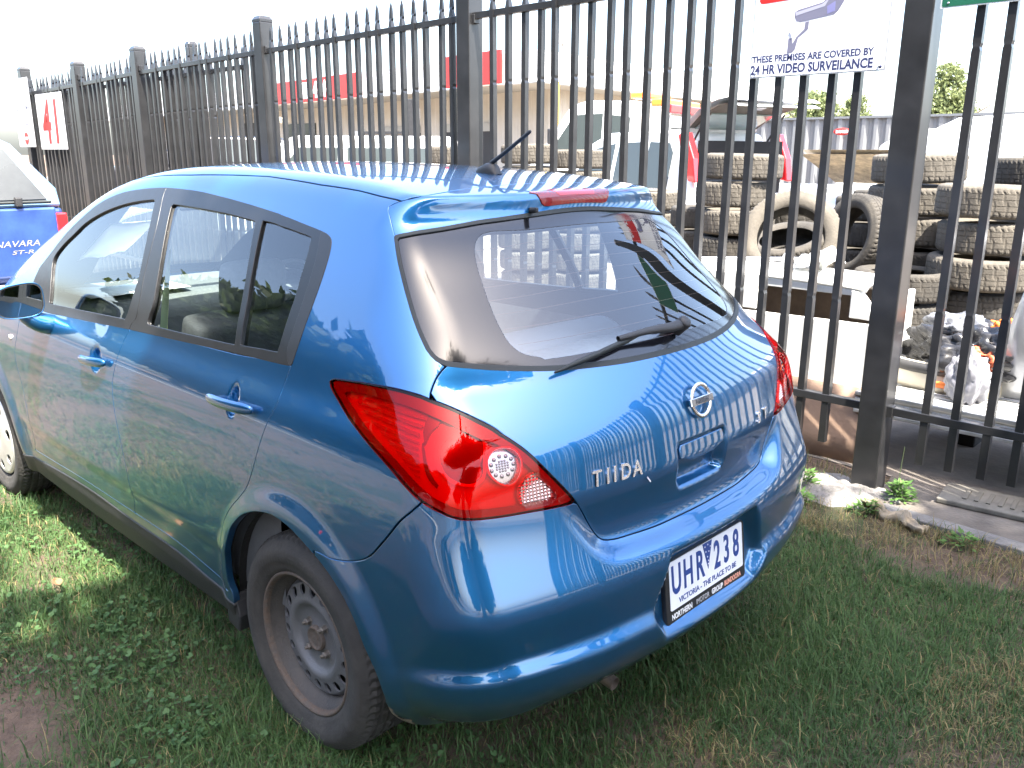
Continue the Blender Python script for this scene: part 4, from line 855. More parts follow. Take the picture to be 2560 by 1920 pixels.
# ================================================================== steel picket fence
FY = -2.178
FBLK = mat("fence_black", (.020, .020, .021), .34, 0, .3, .5, (6, .25), None, .12)
def fpicket(z0, z1):
    mb = MB(); w = .0172
    # square tube, pinched a little where it was crimped, flattened to a spear at the top
    zs = [(z0, w, w), (z0 + .72, w, w), (z0 + .735, w * .8, w * 1.05), (z0 + .75, w, w), (z1 - .62, w, w), (z1 - .605, w * .8, w * 1.05), (z1 - .59, w, w), (z1 - .17, w, w), (z1 - .125, w * .6, w * .75), (z1 - .11, w * 1.05, w * .5), (z1 - .04, w * .75, w * .35), (z1, .0015, .0015)]
    V = []; F_ = []
    for z, a, b in zs: V += [(-a, -b, z), (a, -b, z), (a, b, z), (-a, b, z)]
    for i in range(len(zs) - 1):
        for k in range(4): F_.append((i * 4 + k, i * 4 + (k + 1) % 4, i * 4 + 4 + (k + 1) % 4, i * 4 + 4 + k))
    mb.add(V, F_ + [(0, 1, 2, 3)], False); me = mb.mesh("picket"); me.materials.append(FBLK); return me
def fpost(x, h, label, y=FY - .012, w=.125):
    e = empty("fence_post", label, "post", (x, y, 0), 0, "posts of the black steel fence")
    mb = MB().box((0, 0, h / 2 - .1), (w, w, h + .2)); bevel(mb.obj("post_tube", FBLK, e), .006)
    c = MB().add([(a * w * .505, b * w * .505, h) for a, b in ((-1, -1), (1, -1), (1, 1), (-1, 1))] + [(a * w * .505, b * w * .505, h + .022) for a, b in ((-1, -1), (1, -1), (1, 1), (-1, 1))] + [(a * w * .36, b * w * .36, h + .05) for a, b in ((-1, -1), (1, -1), (1, 1), (-1, 1))], [(3, 2, 1, 0), (8, 9, 10, 11)] + [(i + o_, (i + 1) % 4 + o_, (i + 1) % 4 + o_ + 4, i + o_ + 4) for o_ in (0, 4) for i in range(4)]); bevel(c.obj("post_cap", FBLK, e), .003)
    for z in (.42, 2.44): MB().box((-w / 2 - .012, .015, z), (.03, .05, .055), bev=.003).obj("rail_bracket", FBLK, e)
    return e
def fbay(xa, xb, zt, label, zlo=.19, tip=.165, sp=.132, y=FY, first=None, group="panels of the black steel fence", cat="fence"):
    """one bay from post xa to post xb; the top rail may slope from zt[0] to zt[1]"""
    e = empty("picket_fence", label, cat, (xa, y, 0), 0, group); L = xb - xa
    def rail(nm, z0, z1):
        mb = MB(); mb.add([(0, -.02, z0 - .02), (0, .02, z0 - .02), (0, .02, z0 + .02), (0, -.02, z0 + .02), (L, -.02, z1 - .02), (L, .02, z1 - .02), (L, .02, z1 + .02), (L, -.02, z1 + .02)],
               [(0, 1, 2, 3), (4, 7, 6, 5), (0, 4, 5, 1), (1, 5, 6, 2), (2, 6, 7, 3), (3, 7, 4, 0)]); bevel(mb.obj(nm, FBLK, e), .003)
    rail("bottom_rail", .422, .422); rail("top_rail", zt[0], zt[1])
    n = int(L / sp); off = (L - (n - 1) * sp) / 2 if first is None else first - xa
    k = 0
    while off + k * sp < L - .05:
        x = off + k * sp; z = zt[0] + (zt[1] - zt[0]) * x / L; o = mobj("picket", PK, None, e, (x + .004 * math.sin(k * 2.3 + xa), 0, z - PZ)); o.rotation_euler = (.004 * math.sin(k * 1.7), .003 * math.cos(k * 3.1), 0); k += 1
    return e
PZ = 2.46; PK = fpicket(.19, PZ + .19)
fpost(-.365, 2.75, "broad black fence post standing in the concrete footing at the right")
fpost(2.50, 2.72, "tall black fence post behind the roof antenna of the blue car")
fpost(5.03, 2.66, "black fence post with chamfered cap above the front door of the blue car")
fpost(7.50, 2.61, "black fence post third from the white 41 board")
fpost(6.62, 2.60, "thin black fence post between two broader posts near the parked ute", FY - .16, .09)
fpost(9.15, 2.57, "black fence post just right of the white 41 board")
fpost(10.98, 2.62, "pale capped fence post at the far end beside the entry sign")
fbay(-.30, 2.44, (2.46, 2.46), "black picket fence panel carrying the white surveillance sign", first=-.118 + .132 * 0)
fbay(2.565, 4.965, (2.455, 2.43), "black picket fence panel in front of the red and white workshop sign")
fbay(5.095, 7.435, (2.43, 2.40), "black picket fence panel in front of the workshop door")
fbay(7.565, 9.085, (2.40, 2.36), "narrow black picket fence panel overlapped by the sliding gate")
fbay(9.215, 10.92, (2.36, 2.33), "far black picket fence panel behind the white 41 board")
fbay(5.6, 10.85, (2.36, 2.32), "black picket sliding gate drawn back behind the far fence panels", y=FY - .17, sp=.128, cat="gate", group=None)
fbay(-3.17, -.43, (2.46, 2.46), "black picket fence panel carrying the green sign beside the broad post", first=-3.17 + .063)
fpost(-3.235, 2.72, "black fence post behind the camera, next after the green sign")
for k, (xa, nm) in enumerate(((-6.045, "black picket fence panel running on behind the camera past the green sign"), (-8.92, "last black picket fence panel behind the camera"))):
    fbay(xa, xa + 2.745, (2.46, 2.46), nm); fpost(xa - .065, 2.72, ("black fence post behind the camera, second after the green sign", "black fence post ending the fence behind the camera")[k])
# ------------------------------------------------------------------ signs on the fence
SW = mat("sign_white", (.80, .81, .83), .3, noise=(3, .03)); SRED = mat("sign_red", (.50, .018, .014), .4); SDK = mat("sign_navy", (.03, .035, .10), .45); SGRN = mat("sign_green", (.01, .10, .055), .4)
ALU = mat("sign_back", (.5, .5, .5), .4, .6)
def board(name, label, x0, x1, z0, z1, y=FY + .030, m=SW, edge=ALU, tilt=0.):
    """x0: left edge as seen from the grass (larger x)"""
    e = empty(name, label, "sign"); w, h = x0 - x1, z1 - z0
    e.matrix_world = frame_mat((x0, y, z0), (-1, 0, 0), (0, 1, 0)) @ Matrix.Rotation(tilt, 4, 'Z')
    bevel(MB().box((w / 2, h / 2, 0), (w, h, .003)).obj("sign_back", edge, e), .0008); MB().prism(rrect(w - .012, h - .012, .008, 4, w / 2, h / 2), .0016, .0022, 'z').obj("sign_face", m, e)
    for px in (.03, w - .03):
        for py in (.02, h - .02): MB().lathe([(.005, .002), (.004, .0045), (.0002, .005)], 8, Matrix.Translation((px, py, 0))).obj("screw", CHR, e)
    return e, w, h
e, w, h = board("surveillance_sign", "white surveillance sign with grey camera picture wired to the fence", .425, -.242, 1.972, 2.57)
e.location.z = 1.972
text_mesh("sign_lettering", "THESE PREMISES ARE COVERED BY", .043, SDK, e, Matrix.Translation((.008, .072, .0024)), .0003, 'LEFT', .905, 0, .0012)
text_mesh("sign_lettering", "24 HR VIDEO SURVEILANCE", .058, SDK, e, Matrix.Translation((.004, .018, .0024)), .0003, 'LEFT', .845, 0, .0018)
def cs(*q): return [((X - 370) * .00072, (540 - (X - 370) * .0568 - Y) * .00066) for X, Y in q]
CG, CL, CD = mat("picture_grey", (.16, .16, .22), .4), mat("picture_light", (.36, .36, .44), .4), mat("picture_lens", (.20, .20, .38), .3)
MB().prism(cs((668, 90), (690, 75), (850, 35), (905, -10), (985, -10), (1000, 20), (985, 50), (960, 95), (935, 118), (710, 158), (682, 150), (668, 120)), .0024, .0028, 'z').obj("camera_picture", CG, e)
MB().prism(cs((672, 92), (850, 45), (900, 5), (870, 60), (700, 108), (675, 115)), .003, .0032, 'z').obj("camera_picture", CL, e)
MB().prism(cs((885, 62), (938, 30), (940, 95), (890, 112)), .003, .0033, 'z').obj("camera_picture", CD, e)
MB().prism(cs((745, 158), (772, 154), (770, 205), (742, 232), (705, 262), (688, 340), (668, 362), (634, 368), (636, 266), (662, 262), (668, 300), (690, 258), (742, 205)), .0024, .0028, 'z').obj("camera_picture", CG, e)
MB().tube([(a, b, .003) for a, b in cs((640, 222), (652, 240), (658, 262))], .0022, 6).obj("camera_picture", CG, e)
MB().prism(cs((400, -200), (1290, -250), (1290, -60), (1240, -45), (900, -20), (440, 22), (418, 20), (408, 5)), .0024, .0028, 'z').obj("sign_banner", SRED, e)
text_mesh("sign_lettering", "WARNING", .12, SW, e, Matrix.Translation((w / 2, .455, .0030)), .0003, 'CENTER', .9, 0, .003)
MB().lathe([(.007, .002), (.0065, .0028), (.0002, .003)], 14, Matrix.Translation((w - .022, .018, 0))).obj("sticker_dot", SDK, e)
e, w, h = board("green_sign", "dark green sign with white edge high on the fence panel at the right", -.446, -.766, 2.205, 2.475, FY + .03, SGRN, mat("sign_rim", (.6, .62, .6), .4))
e, w, h = board("number_board", "white board with red 41 on the far fence panel", 10.56, 9.64, 1.63, 2.31, FY + .03)
for ch, x in (("4", .30), ("1", .62)): text_mesh("board_digit", ch, .72, SRED, e, Matrix.Translation((x, .09, .0024)), .0003, 'CENTER', .80, .08, .020)
e, w, h = board("entry_sign", "narrow white entry sign with small black text at the fence end", 11.16, 10.54, 1.66, 2.52, FY + .10)
GRT = mat("faded_letter", (.42, .42, .42), .5)
text_mesh("sign_lettering", "ENTRY", .20, GRT, e, Matrix.Translation((.31, .64, .0024)), .0003, 'CENTER', .85, 0, .002)
for k, t in enumerate(("ALL CUSTOMERS", "PLEASE REPORT", "TO RECEPTION")): text_mesh("sign_lettering", t, .092, SDK, e, Matrix.Translation((.31, .46 - k * .115, .0024)), .0003, 'CENTER', .84, 0, .001)
oc = [(.31 + .085 * math.cos(R_(22.5 + 45 * k)), .11 + .085 * math.sin(R_(22.5 + 45 * k))) for k in range(8)]
MB().prism(oc, .0024, .0028, 'z').obj("stop_symbol", SRED, e); text_mesh("sign_lettering", "STOP", .055, SW, e, Matrix.Translation((.31, .092, .0030)), .0003, 'CENTER', .9, 0, .001)

# ================================================================== things in the yard
WPNT = mat("white_paint", (.72, .72, .70), .3, coat=.6, noise=(2, .06)); DGL = mat("dark_window", (.045, .055, .055), .12, spec=.4)
RLMP = mat("red_lamp", (.62, .02, .025), .2, coat=.5); ORG = mat("orange_lamp", (.85, .22, .04), .25, coat=.4); BLP = mat("old_blue_paint", (.028, .066, .23), .4, .2, .35, noise=(4, .3), coatr=.2); GRYP = mat("silver_paint", (.42, .43, .45), .35, .6, .5, noise=(5, .1))
DRKP = mat("black_paint", (.015, .015, .018), .3, coat=.6); LBL = mat("pale_blue_paint", (.16, .27, .40), .4, coat=.4)
def shell(poly_xz, W, zb=None, k=0., inset=0.):
    """closed side outline carried across the width, leaning in by k per metre above zb"""
    n = len(poly_xz); V = []
    for s in (1, -1):
        for x, z in poly_xz: V.append((x, s * (W / 2 - inset - (max(0, z - zb) * k if zb is not None else 0)), z))
    F_ = [tuple(range(n)), tuple(reversed(range(n, 2 * n)))] + [(i, i + n, (i + 1) % n + n, (i + 1) % n) for i in range(n)]
    return MB().add(V, F_, False)
def vehicle(name, label, loc, rz, L, W, body, cabin, paint, wins, belt=.95, lean=.30, r=.31, wb=(.8, 3.3), lamps=(), extra=None, group=None, cover=True):
    e = empty(name, label, "car", loc, rz, group)
    bo = shell(body, W).obj("body", paint, e); bevel(bo, .06, 3, 30)
    for p in bo.data.polygons: p.use_smooth = True
    ca = shell(cabin, W - .06, belt, lean).obj("cabin", paint, e); bevel(ca, .05, 3, 25)
    for wpoly in wins:
        for s in (1, -1):
            n = len(wpoly); V = [(x, s * (W / 2 - .03 - max(0, z - belt) * lean + d), z) for d in (.004, -.02) for x, z in wpoly]
            MB().add(V, [tuple(range(n)), tuple(reversed(range(n, 2 * n)))] + [(i, i + n, (i + 1) % n + n, (i + 1) % n) for i in range(n)]).obj("window", DGL, e)
    for x in wb:
        for s in (1, -1):
            w = mobj("wheel", tyre_me, None, e, (x, s * (W / 2 - .12), r)); w.rotation_euler = (-math.pi / 2 * s, 0, 0); w.scale = (r / .311,) * 3
            mobj("wheel_cover", cover_me if cover else disc, None, w)
    for c, d, m in lamps:
        for s in (1, -1): MB().box((c[0], s * c[1], c[2]), d, bev=.02).obj("lamp", m, e)
    if extra: extra(e)
    return e
cover_me = cover
def endwin(e, pts, nm="window", m=None):
    """a pane given by four corner points, 1.5 cm thick"""
    a = [Vector(p) for p in pts]; n = (a[1] - a[0]).cross(a[2] - a[0]).normalized() * .008
    MB().add([p + n for p in a] + [p - n for p in a], [(0, 1, 2, 3), (7, 6, 5, 4), (0, 4, 5, 1), (1, 5, 6, 2), (2, 6, 7, 3), (3, 7, 4, 0)]).obj(nm, m or DGL, e)
# ---- blue ute ahead of the hatchback: rear at x = 5.2, facing away
ute = empty("pickup_truck", "old blue pickup truck with a glazed canopy parked ahead of the blue hatchback", "truck", (5.2, .38, 0))
bevel(MB().box((1.15, 0, .92), (2.25, 1.74, .56)).obj("tray", BLP, ute), .03)
tg_ = MB().box((-.012, 0, .955), (.05, 1.60, .50)).obj("tailgate", BLP, ute); bevel(tg_, .015)
MB().box((-.045, .30, 1.16), (.03, .22, .05), bev=.008).obj("tailgate_handle", PLA, tg_)
TT = lambda y, z: frame_mat((-.0385, y, z), (0, -1, 0), (-1, 0, 0))
SLV = mat("decal_silver", (.30, .28, .22), .5)
text_mesh("tailgate_lettering", "NAVARA", .062, SLV, tg_, TT(-.50, .93), .0006, 'CENTER', 1.25, .25)
text_mesh("tailgate_lettering", "ST-R", .04, SLV, tg_, TT(-.53, .875), .0006, 'CENTER', 1.9, .25)
for s in (1, -1): bevel(MB().box((.02, s * .835, 1.00), (.10, .085, .32)).obj("tail_lamp", RLMP, ute), .012); MB().box((.016, s * .835, .90), (.10, .075, .09), bev=.01).obj("tail_lamp", mat("amber_lamp", (.7, .25, .03), .2), ute)
bu = MB().box((-.10, 0, .56), (.16, 1.72, .20)); bevel(bu.obj("step_bumper", mat("pale_bumper", (.62, .60, .58), .5, noise=(5, .25)), ute), .025)
bevel(MB().box((1.15, 0, .50), (2.2, 1.2, .2)).obj("chassis", DARK, ute), .02)
cp = MB(); yb, yt = .86, .66
for x in (0, 2.2): cp.add([], [])
V = [(x + (.30 if z > 1.5 else .0) * (1 if x < 1 else 0), y, z) for x in (.02, 2.2) for y, z in ((yb, 1.205), (yb - .02, 1.34), (yt, 1.66), (yt - .12, 1.72), (-yt + .12, 1.72), (-yt, 1.66), (-yb + .02, 1.34), (-yb, 1.205))]
cp.add(V, [tuple(range(8)), tuple(reversed(range(8, 16)))] + [(i, i + 8, (i + 1) % 8 + 8, (i + 1) % 8) for i in range(8)]); cpo = cp.obj("canopy", LBL, ute); bevel(cpo, .02)
CGL = mat("dusty_canopy_glass", (.03, .035, .036), .25, coat=.0, noise=(2, .25))
endwin(cpo, [(-.006 + .02, .76, 1.26), (-.006 + .02, -.76, 1.26), (.255, -.58, 1.62), (.255, .58, 1.62)], "canopy_glass", CGL)
MB().tube([(-.012, .78, 1.245), (-.012, -.78, 1.245)], .012, 8).obj("canopy_seal", RUB, cpo)
for s in (1, -1): MB().box((-.03, s * .55, 1.25), (.05, .05, .07), bev=.01).obj("canopy_latch", PLA, cpo)
cb = shell([(2.2, .6), (2.2, 1.15), (2.35, 1.66), (3.2, 1.66), (3.7, 1.15), (4.75, 1.05), (4.85, .6)], 1.74, 1.15, .35).obj("cab", BLP, ute); bevel(cb, .05, 3, 25)
for x in (.95, 3.85):
    for s in (1, -1): w = mobj("wheel", tyre_me, None, ute, (x, s * .74, .34)); w.rotation_euler = (-math.pi / 2 * s, 0, 0); w.scale = (1.1, 1.1, 1.15); mobj("wheel_cover", cover_me, None, w)
# ---- workshop
BW = mat("cream_corrugated", (.50, .46, .40), .6, noise=(.6, .1)); FAS = mat("white_fascia", (.80, .80, .79), .5, noise=(.5, .04)); SOF = mat("soffit_grey", (.36, .35, .32), .8)
wk = empty("workshop_building", "long cream corrugated workshop with white fascia across the yard", "building")
c0, cl_, cr_ = Vector((19.5, -21.5, 0)), Vector((75.0, -28.4, 0)), Vector((22.2, -48.0, 0))
def corr(mb, a, b, z0, z1, pitch=.45, amp=.05):
    d = (b - a); L = d.length; d.normalize(); n = Vector((-d.y, d.x, 0)); N = int(L / pitch) * 4; P = []
    for i in range(N + 1):
        o = amp * (0, 1, 1, 0)[i % 4]; q = a + d * (L * i / N) + n * o; P.append([(q.x, q.y, z0), (q.x, q.y, z1)])
    mb.grid(P, smooth=False)
dl = (cl_ - c0).normalized(); dr = (cr_ - c0).normalized(); inn = (dl + dr).normalized()
wa = c0 + dr * 2.6 + dl * 1.5
mb = MB(); corr(mb, wa, wa + dl * 54, 0, 4.6); corr(mb, wa, wa + dr * 24, 0, 4.6); mb.obj("wall", BW, wk, fix=False)
def slab(a, b, z0, z1, t, nm, m, par=wk):
    d = (b - a).normalized(); n = Vector((-d.y, d.x, 0)) * t
    return MB().prism([(p.x, p.y) for p in (a, b, b + n, a + n)], z0, z1, 'z').obj(nm, m, par)
slab(c0, c0 + dl * 56, 4.04, 5.1, -.15, "fascia", FAS); slab(c0 - dl * .02, c0 + dr * 26, 4.04, 5.1, .15, "fascia", FAS)
q = [c0, c0 + dl * 56, c0 + dl * 56 + dr * 4, c0 + dr * 4 + dl * 3, c0 + dl * 3 + dr * 26, c0 + dr * 26]
MB().prism([(p.x, p.y) for p in q], 4.0, 4.04, 'z').obj("soffit", SOF, wk)
MB().add([(p.x, p.y, z) for p, z in ((c0, 5.06), (c0 + dl * 56, 5.06), (c0 + dl * 56 + dr * 26, 6.2), (c0 + dr * 26, 5.06))], [(0, 1, 2, 3)]).obj("roof", mat("roof_pale", (.74, .74, .74), .5), wk)
def onwall(s0, s1, z0, z1, nm, m, t=.10):
    a = wa + dl * s0; b = wa + dl * s1; return slab(a, b, z0, z1, -t * -1 if False else t, nm, m)
for s0, s1, z1 in ((3.5, 7.5, 2.5), (9.2, 12.6, 2.5), (25, 31, 3.4), (38, 44, 3.4)):
    onwall(s0, s1, 0, z1, "doorway_shade", mat("dark_doorway", (.025, .025, .028), .7), .09); onwall(s0, s1, z1, z1 + .35, "door_header", SOF, .12)  # dark slabs stand in for the shaded insides of open doorways
onwall(20, 23.5, 1.4, 3.2, "window", DGL, .09); onwall(14.5, 15.6, 1.9, 2.7, "notice", SW, .10)
def fsign(s0, s1, z0, z1, nm, lab, txt):
    e = empty(nm, lab, "sign"); e.matrix_world = frame_mat(c0 + dl * s1 + Vector((-dl.y, dl.x, 0)) * .18 * (1 if (Vector((-dl.y, dl.x, 0)).y > 0) else -1) + Vector((0, 0, z0)), -dl, Vector((-dl.y, dl.x, 0)) * (1 if (Vector((-dl.y, dl.x, 0)).y > 0) else -1))
    W_, H_ = s1 - s0, z1 - z0
    bevel(MB().box((W_ / 2, H_ / 2, 0), (W_, H_, .10)).obj("sign_panel", SRED, e), .01)
    if txt: text_mesh("sign_lettering", txt, H_ * .92, SW, e, Matrix.Translation((W_ * .54, H_ * .18, .055)), .01, 'CENTER', .78, .0, .05)
    return e
def sgn_s(px_frac): return px_frac
fsign(12.2, 22.4, 4.05, 5.12, "shop_sign", "red sign with white letters on the workshop fascia", "NISS 4X4")
fsign(1.8, 5.3, 4.06, 5.22, "blank_sign", "plain red sign panel on the workshop fascia near its corner", None)
fl_ = empty("flood_light", "small square flood light on the workshop roof edge", "lamp"); fl_.matrix_world = Matrix.Translation(c0 + dr * 1.5 + Vector((0, 0, 5.55)))
bevel(MB().box((0, 0, .05), (.34, .25, .42)).obj("lamp_housing", GRYP, fl_), .02); MB().box((0, .13, .05), (.28, .012, .34)).obj("lamp_glass", mat("lamp_front", (.7, .7, .7), .2), fl_); MB().tube([(0, 0, -.16), (0, 0, -.48)], .04, 8).obj("lamp_bracket", SOF, fl_)
yp = empty("yellow_post", "yellow steel post under the workshop corner", "post", (18.55, -21.45, 0)); bevel(MB().box((0, 0, 1.98), (.16, .16, 3.96)).obj("post_tube", mat("yellow_paint", (.75, .50, .06), .5, noise=(4, .2)), yp), .02)
bevel(MB().box((0, 0, 3.97), (.2, .2, .03)).obj("post_cap", GRYP, yp), .01); MB().box((0, .10, 3.12), (.24, .02, .26)).obj("warning_plate", mat("yellow_plate", (.85, .68, .05), .5), yp)
# ---- tow truck
def truck_extra(e):
    bevel(MB().box((-1.9, 0, 1.75), (.12, 2.0, 1.15)).obj("headboard", WPNT, e), .02); endwin(e, [(-1.98, .8, 1.55), (-1.98, -.8, 1.55), (-1.98, -.8, 2.1), (-1.98, .8, 2.1)])
    b = MB().box((-1.75, 0, 2.56), (.30, 1.9, .14), bev=.03).obj("light_bar", ORG, e); MB().box((-1.97, 0, 2.44), (.10, 1.9, .16), bev=.02).obj("lamp_row", RLMP, e)
    bevel(MB().box((-3.8, 0, .95), (3.6, 2.1, .18)).obj("flat_bed", GRYP, e), .02); MB().box((-1.2, 0, 2.72), (.35, 1.3, .12), bev=.03).obj("beacon", ORG, e)
    for s in (1, -1): bevel(MB().box((.45, s * 1.20, 1.9), (.08, .22, .38)).obj("door_mirror", PLA, e), .02)
tk = vehicle("tow_truck", "white tow truck with orange beacon bar behind the white wagon", (10.0, -13.0, 0), R_(12), 5.5, 2.0, [(-1.8, .5), (-1.8, 1.55), (.95, 1.55), (1.15, 1.3), (1.2, .5)], [(-1.3, 1.5), (-1.3, 2.6), (-.2, 2.64), (.2, 2.55), (.95, 1.5)], WPNT,
        [[(-1.15, 1.62), (-1.15, 2.3), (-.75, 2.35), (-.75, 1.62)], [(-.55, 1.62), (-.55, 2.38), (.1, 2.36), (.62, 1.62)]], 1.55, .12, .38, (-3.6, .4), (), truck_extra)
# ---- white wagon with its hatch open: tail towards the fence
def hatch_extra(e):
    for s in (1, -1):
        t = MB().prism([(-.03, 1.24), (.12, 1.26), (.24, 1.45), (.36, 1.86), (.20, 1.88), (.03, 1.55)], s * .84 - .06, s * .84 + .06); bevel(t.obj("tail_lamp", RLMP, e), .02)
    hb = empty("open_hatch"); hb.parent = e; hb.location = (.55, 0, 1.90); hb.rotation_euler = (0, R_(13), 0); hb.scale = (.80, 1, 1)
    o = MB()
    for a, b, w, z in ((0, -.30, .60, .0), (-.30, -1.0, .66, .13), (-1.0, -1.45, .72, .10)): pass
    top = [[(x, y * w, z) for y in np.linspace(-1, 1, 9)] for x, w, z in ((.05, .62, -.02), (-.12, .64, .10), (-.45, .68, .19), (-.95, .72, .21), (-1.30, .74, .17), (-1.42, .73, .10))]
    bot = [[(x, y, z - .07) for x, y, z in r] for r in top]
    hm = MB().grid(top); hm.grid(bot, flip=True); hm.obj("hatch_skin", WPNT, hb)
    bt = MB().grid([[(x, y * .97, z - .078) for x, y, z in r] for r in top[1:]]); bt.obj("hatch_inside", mat("hatch_lining", (.075, .072, .062), .7, noise=(5, .3)), hb)
    endwin(hb, [(-.12, .52, .015), (-.12, -.52, .015), (-.60, -.56, .108), (-.60, .56, .108)], "hatch_window", mat("hatch_glass", (.25, .32, .31), .1, coat=.5))
    for s in (1, -1): MB().tube([(-.02, s * .66, -.35), (-.70, s * .69, .10)], .014, 8).obj("gas_strut", PLA, hb)
    MB().box((-1.2, .2, .055), (.12, .16, .03), bev=.01).obj("hatch_latch", GRYP, hb)
    MB().box((.10, 0, 1.30), (.10, 1.45, .95)).obj("boot_opening", DARK, e)
vehicle("station_wagon", "white wagon with open rear hatch and tall red tail lamp", (4.12, -8.8, 0), R_(-16), 4.5, 1.78, [(-.08, .35), (-.08, .95), (.0, 1.08), (3.6, 1.10), (4.35, .95), (4.45, .4)], [(.02, 1.0), (.20, 1.5), (.42, 1.88), (.9, 1.93), (2.2, 1.90), (2.6, 1.75), (3.5, 1.05)], WPNT,
        [[(.62, 1.15), (.62, 1.62), (.72, 1.75), (1.15, 1.77), (1.15, 1.15)], [(1.22, 1.15), (1.22, 1.77), (1.85, 1.76), (1.85, 1.15)], [(1.95, 1.15), (1.95, 1.75), (2.4, 1.68), (3.05, 1.15)]], 1.08, .22, .34, (.85, 3.45), (), hatch_extra)
# ---- more vehicles further back
def van_extra(e):
    b = MB(); b.tube([(4.2, -.6, .5), (4.3, -.6, 1.3), (4.25, -.5, 1.5), (4.25, .5, 1.5), (4.3, .6, 1.3), (4.2, .6, .5)], .045, 8); b.tube([(4.3, -.6, 1.1), (4.3, .6, 1.1)], .04, 8); b.obj("bull_bar", DRKP, e)
    MB().tube([(2.9, .7, 1.9), (3.0, .2, 2.12), (3.0, -.6, 2.12)], .05, 8).obj("cloth_roll", mat("dirty_cloth", (.30, .27, .2), .9), e)
vehicle("van", "white van with square windows between two fence posts", (9.0, -8.15, 0), R_(47), 4.3, 1.8, [(-.2, .4), (-.2, 1.15), (3.9, 1.15), (4.2, .95), (4.25, .4)], [(-.18, 1.1), (-.05, 1.72), (.2, 1.86), (2.6, 1.86), (2.8, 1.78), (3.4, 1.1)], WPNT, [[(.1, 1.2), (.15, 1.68), (.85, 1.68), (.85, 1.2)], [(1.05, 1.2), (1.05, 1.68), (1.8, 1.68), (1.8, 1.2)], [(1.95, 1.2), (1.95, 1.68), (2.55, 1.68), (2.95, 1.2)]], 1.15, .15, .34, (.7, 3.3), (), van_extra)
vehicle("sedan_car", "pale blue sedan seen through the fence before the workshop door", (13.2, -7.6, 0), R_(35), 4.4, 1.75, [(-.5, .35), (-.55, .9), (4.0, .9), (4.1, .4)], [(-.1, .85), (.6, 1.5), (1.0, 1.62), (2.0, 1.60), (2.5, 1.45), (3.2, .88)], mat("faded_blue", (.16, .30, .55), .35, coat=.6), [[(.45, 1.0), (.8, 1.42), (1.3, 1.48), (1.3, 1.0)], [(1.4, 1.0), (1.4, 1.48), (2.0, 1.46), (2.55, 1.0)]], .92, .35, .31, (.5, 3.1))
vehicle("dark_car", "black car up on a hoist beside the workshop", (11.6, -6.9, .45), R_(60), 4.2, 1.75, [(-.5, .35), (-.55, .95), (3.7, .92), (3.9, .4)], [(-.1, .9), (.5, 1.4), (1.8, 1.42), (2.9, .92)], DRKP, [[(.5, 1.0), (.7, 1.33), (1.5, 1.35), (1.5, 1.0)]], .95, .35, .31, (.5, 3.0))
hs_ = empty("car_hoist", "low steel hoist under the black car", "hoist", (12.4, -5.5, 0)); MB().box((0, 0, .2), (1.2, 1.4, .4)).obj("hoist_base", SOF, hs_); MB().box((0, .5, .42), (3.0, .12, .06)).obj("hoist_arm", SOF, hs_)
fk = empty("forklift", "grey forklift mast standing in front of the workshop wall", "forklift", (14.4, -11.6, 0), R_(40))
for s in (1, -1): MB().box((0, s * .30, 1.4), (.14, .12, 2.8), bev=.01).obj("mast_rail", PLA, fk)
MB().box((.6, 0, .6), (1.4, 1.0, .9), bev=.1).obj("chassis", mat("forklift_orange", (.5, .2, .05), .5), fk); MB().box((-.05, 0, 2.5), (.12, .7, .25), bev=.02).obj("crosshead", GRYP, fk); MB().box((.6, 0, 2.05), (1.1, .95, .06)).obj("overhead_guard", PLA, fk)
for dx in (.15, 1.1):
    for dy in (.4, -.4): MB().tube([(dx, dy, 1.0), (dx, dy, 2.05)], .03, 6).obj("guard_post", PLA, fk)
def boot_extra(e):
    b = empty("open_boot_lid"); b.parent = e; b.location = (.55, 0, 1.32); b.rotation_euler = (0, R_(24), 0)
    t = [[(x, y * .66, .02 + .03 * math.sin((x + 1) * 2)) for y in np.linspace(-1, 1, 7)] for x in np.linspace(-.75, .05, 7)]
    h = MB().grid(t); h.obj("lid_skin", WPNT, b); MB().grid([[(x, y * .97, z - .05) for x, y, z in r] for r in t]).obj("lid_underside", mat("lid_rust_brown", (.20, .15, .09), .8, noise=(9, .5)), b)
vehicle("hatch_sedan", "white sedan with raised boot lid behind the tyre stacks", (1.95, -7.3, 0), R_(-98), 4.3, 1.72, [(-.45, .35), (-.5, .98), (.6, 1.10), (3.7, .95), (3.8, .4)], [(.45, 1.0), (.95, 1.48), (1.3, 1.60), (2.2, 1.60), (2.5, 1.5), (3.2, .98)], WPNT, [[(.85, 1.1), (1.05, 1.42), (1.5, 1.5), (1.5, 1.1)], [(1.6, 1.1), (1.6, 1.5), (2.2, 1.5), (2.75, 1.1)]], 1.0, .3, .31, (.45, 3.05), (((-.46, .66, .85), (.08, .25, .18), RLMP),), boot_extra)
def bon_extra(e):
    b = empty("open_bonnet"); b.parent = e; b.location = (2.35, 0, 1.12); b.rotation_euler = (0, R_(-52), 0)
    t = [[(x, y * (.72 - .05 * x), .05 * math.sin(x * 2.4)) for y in np.linspace(-1, 1, 9)] for x in np.linspace(0, 1.05, 8)]
    MB().grid(t).obj("bonnet_skin", WPNT, b); MB().grid([[(x, y * .96, z - .05) for x, y, z in r] for r in t]).obj("bonnet_underside", SOF, b)
    MB().tube([(2.8, -.6, .95), (2.75, -.55, 1.55)], .008, 6).obj("bonnet_stay", PLA, e)
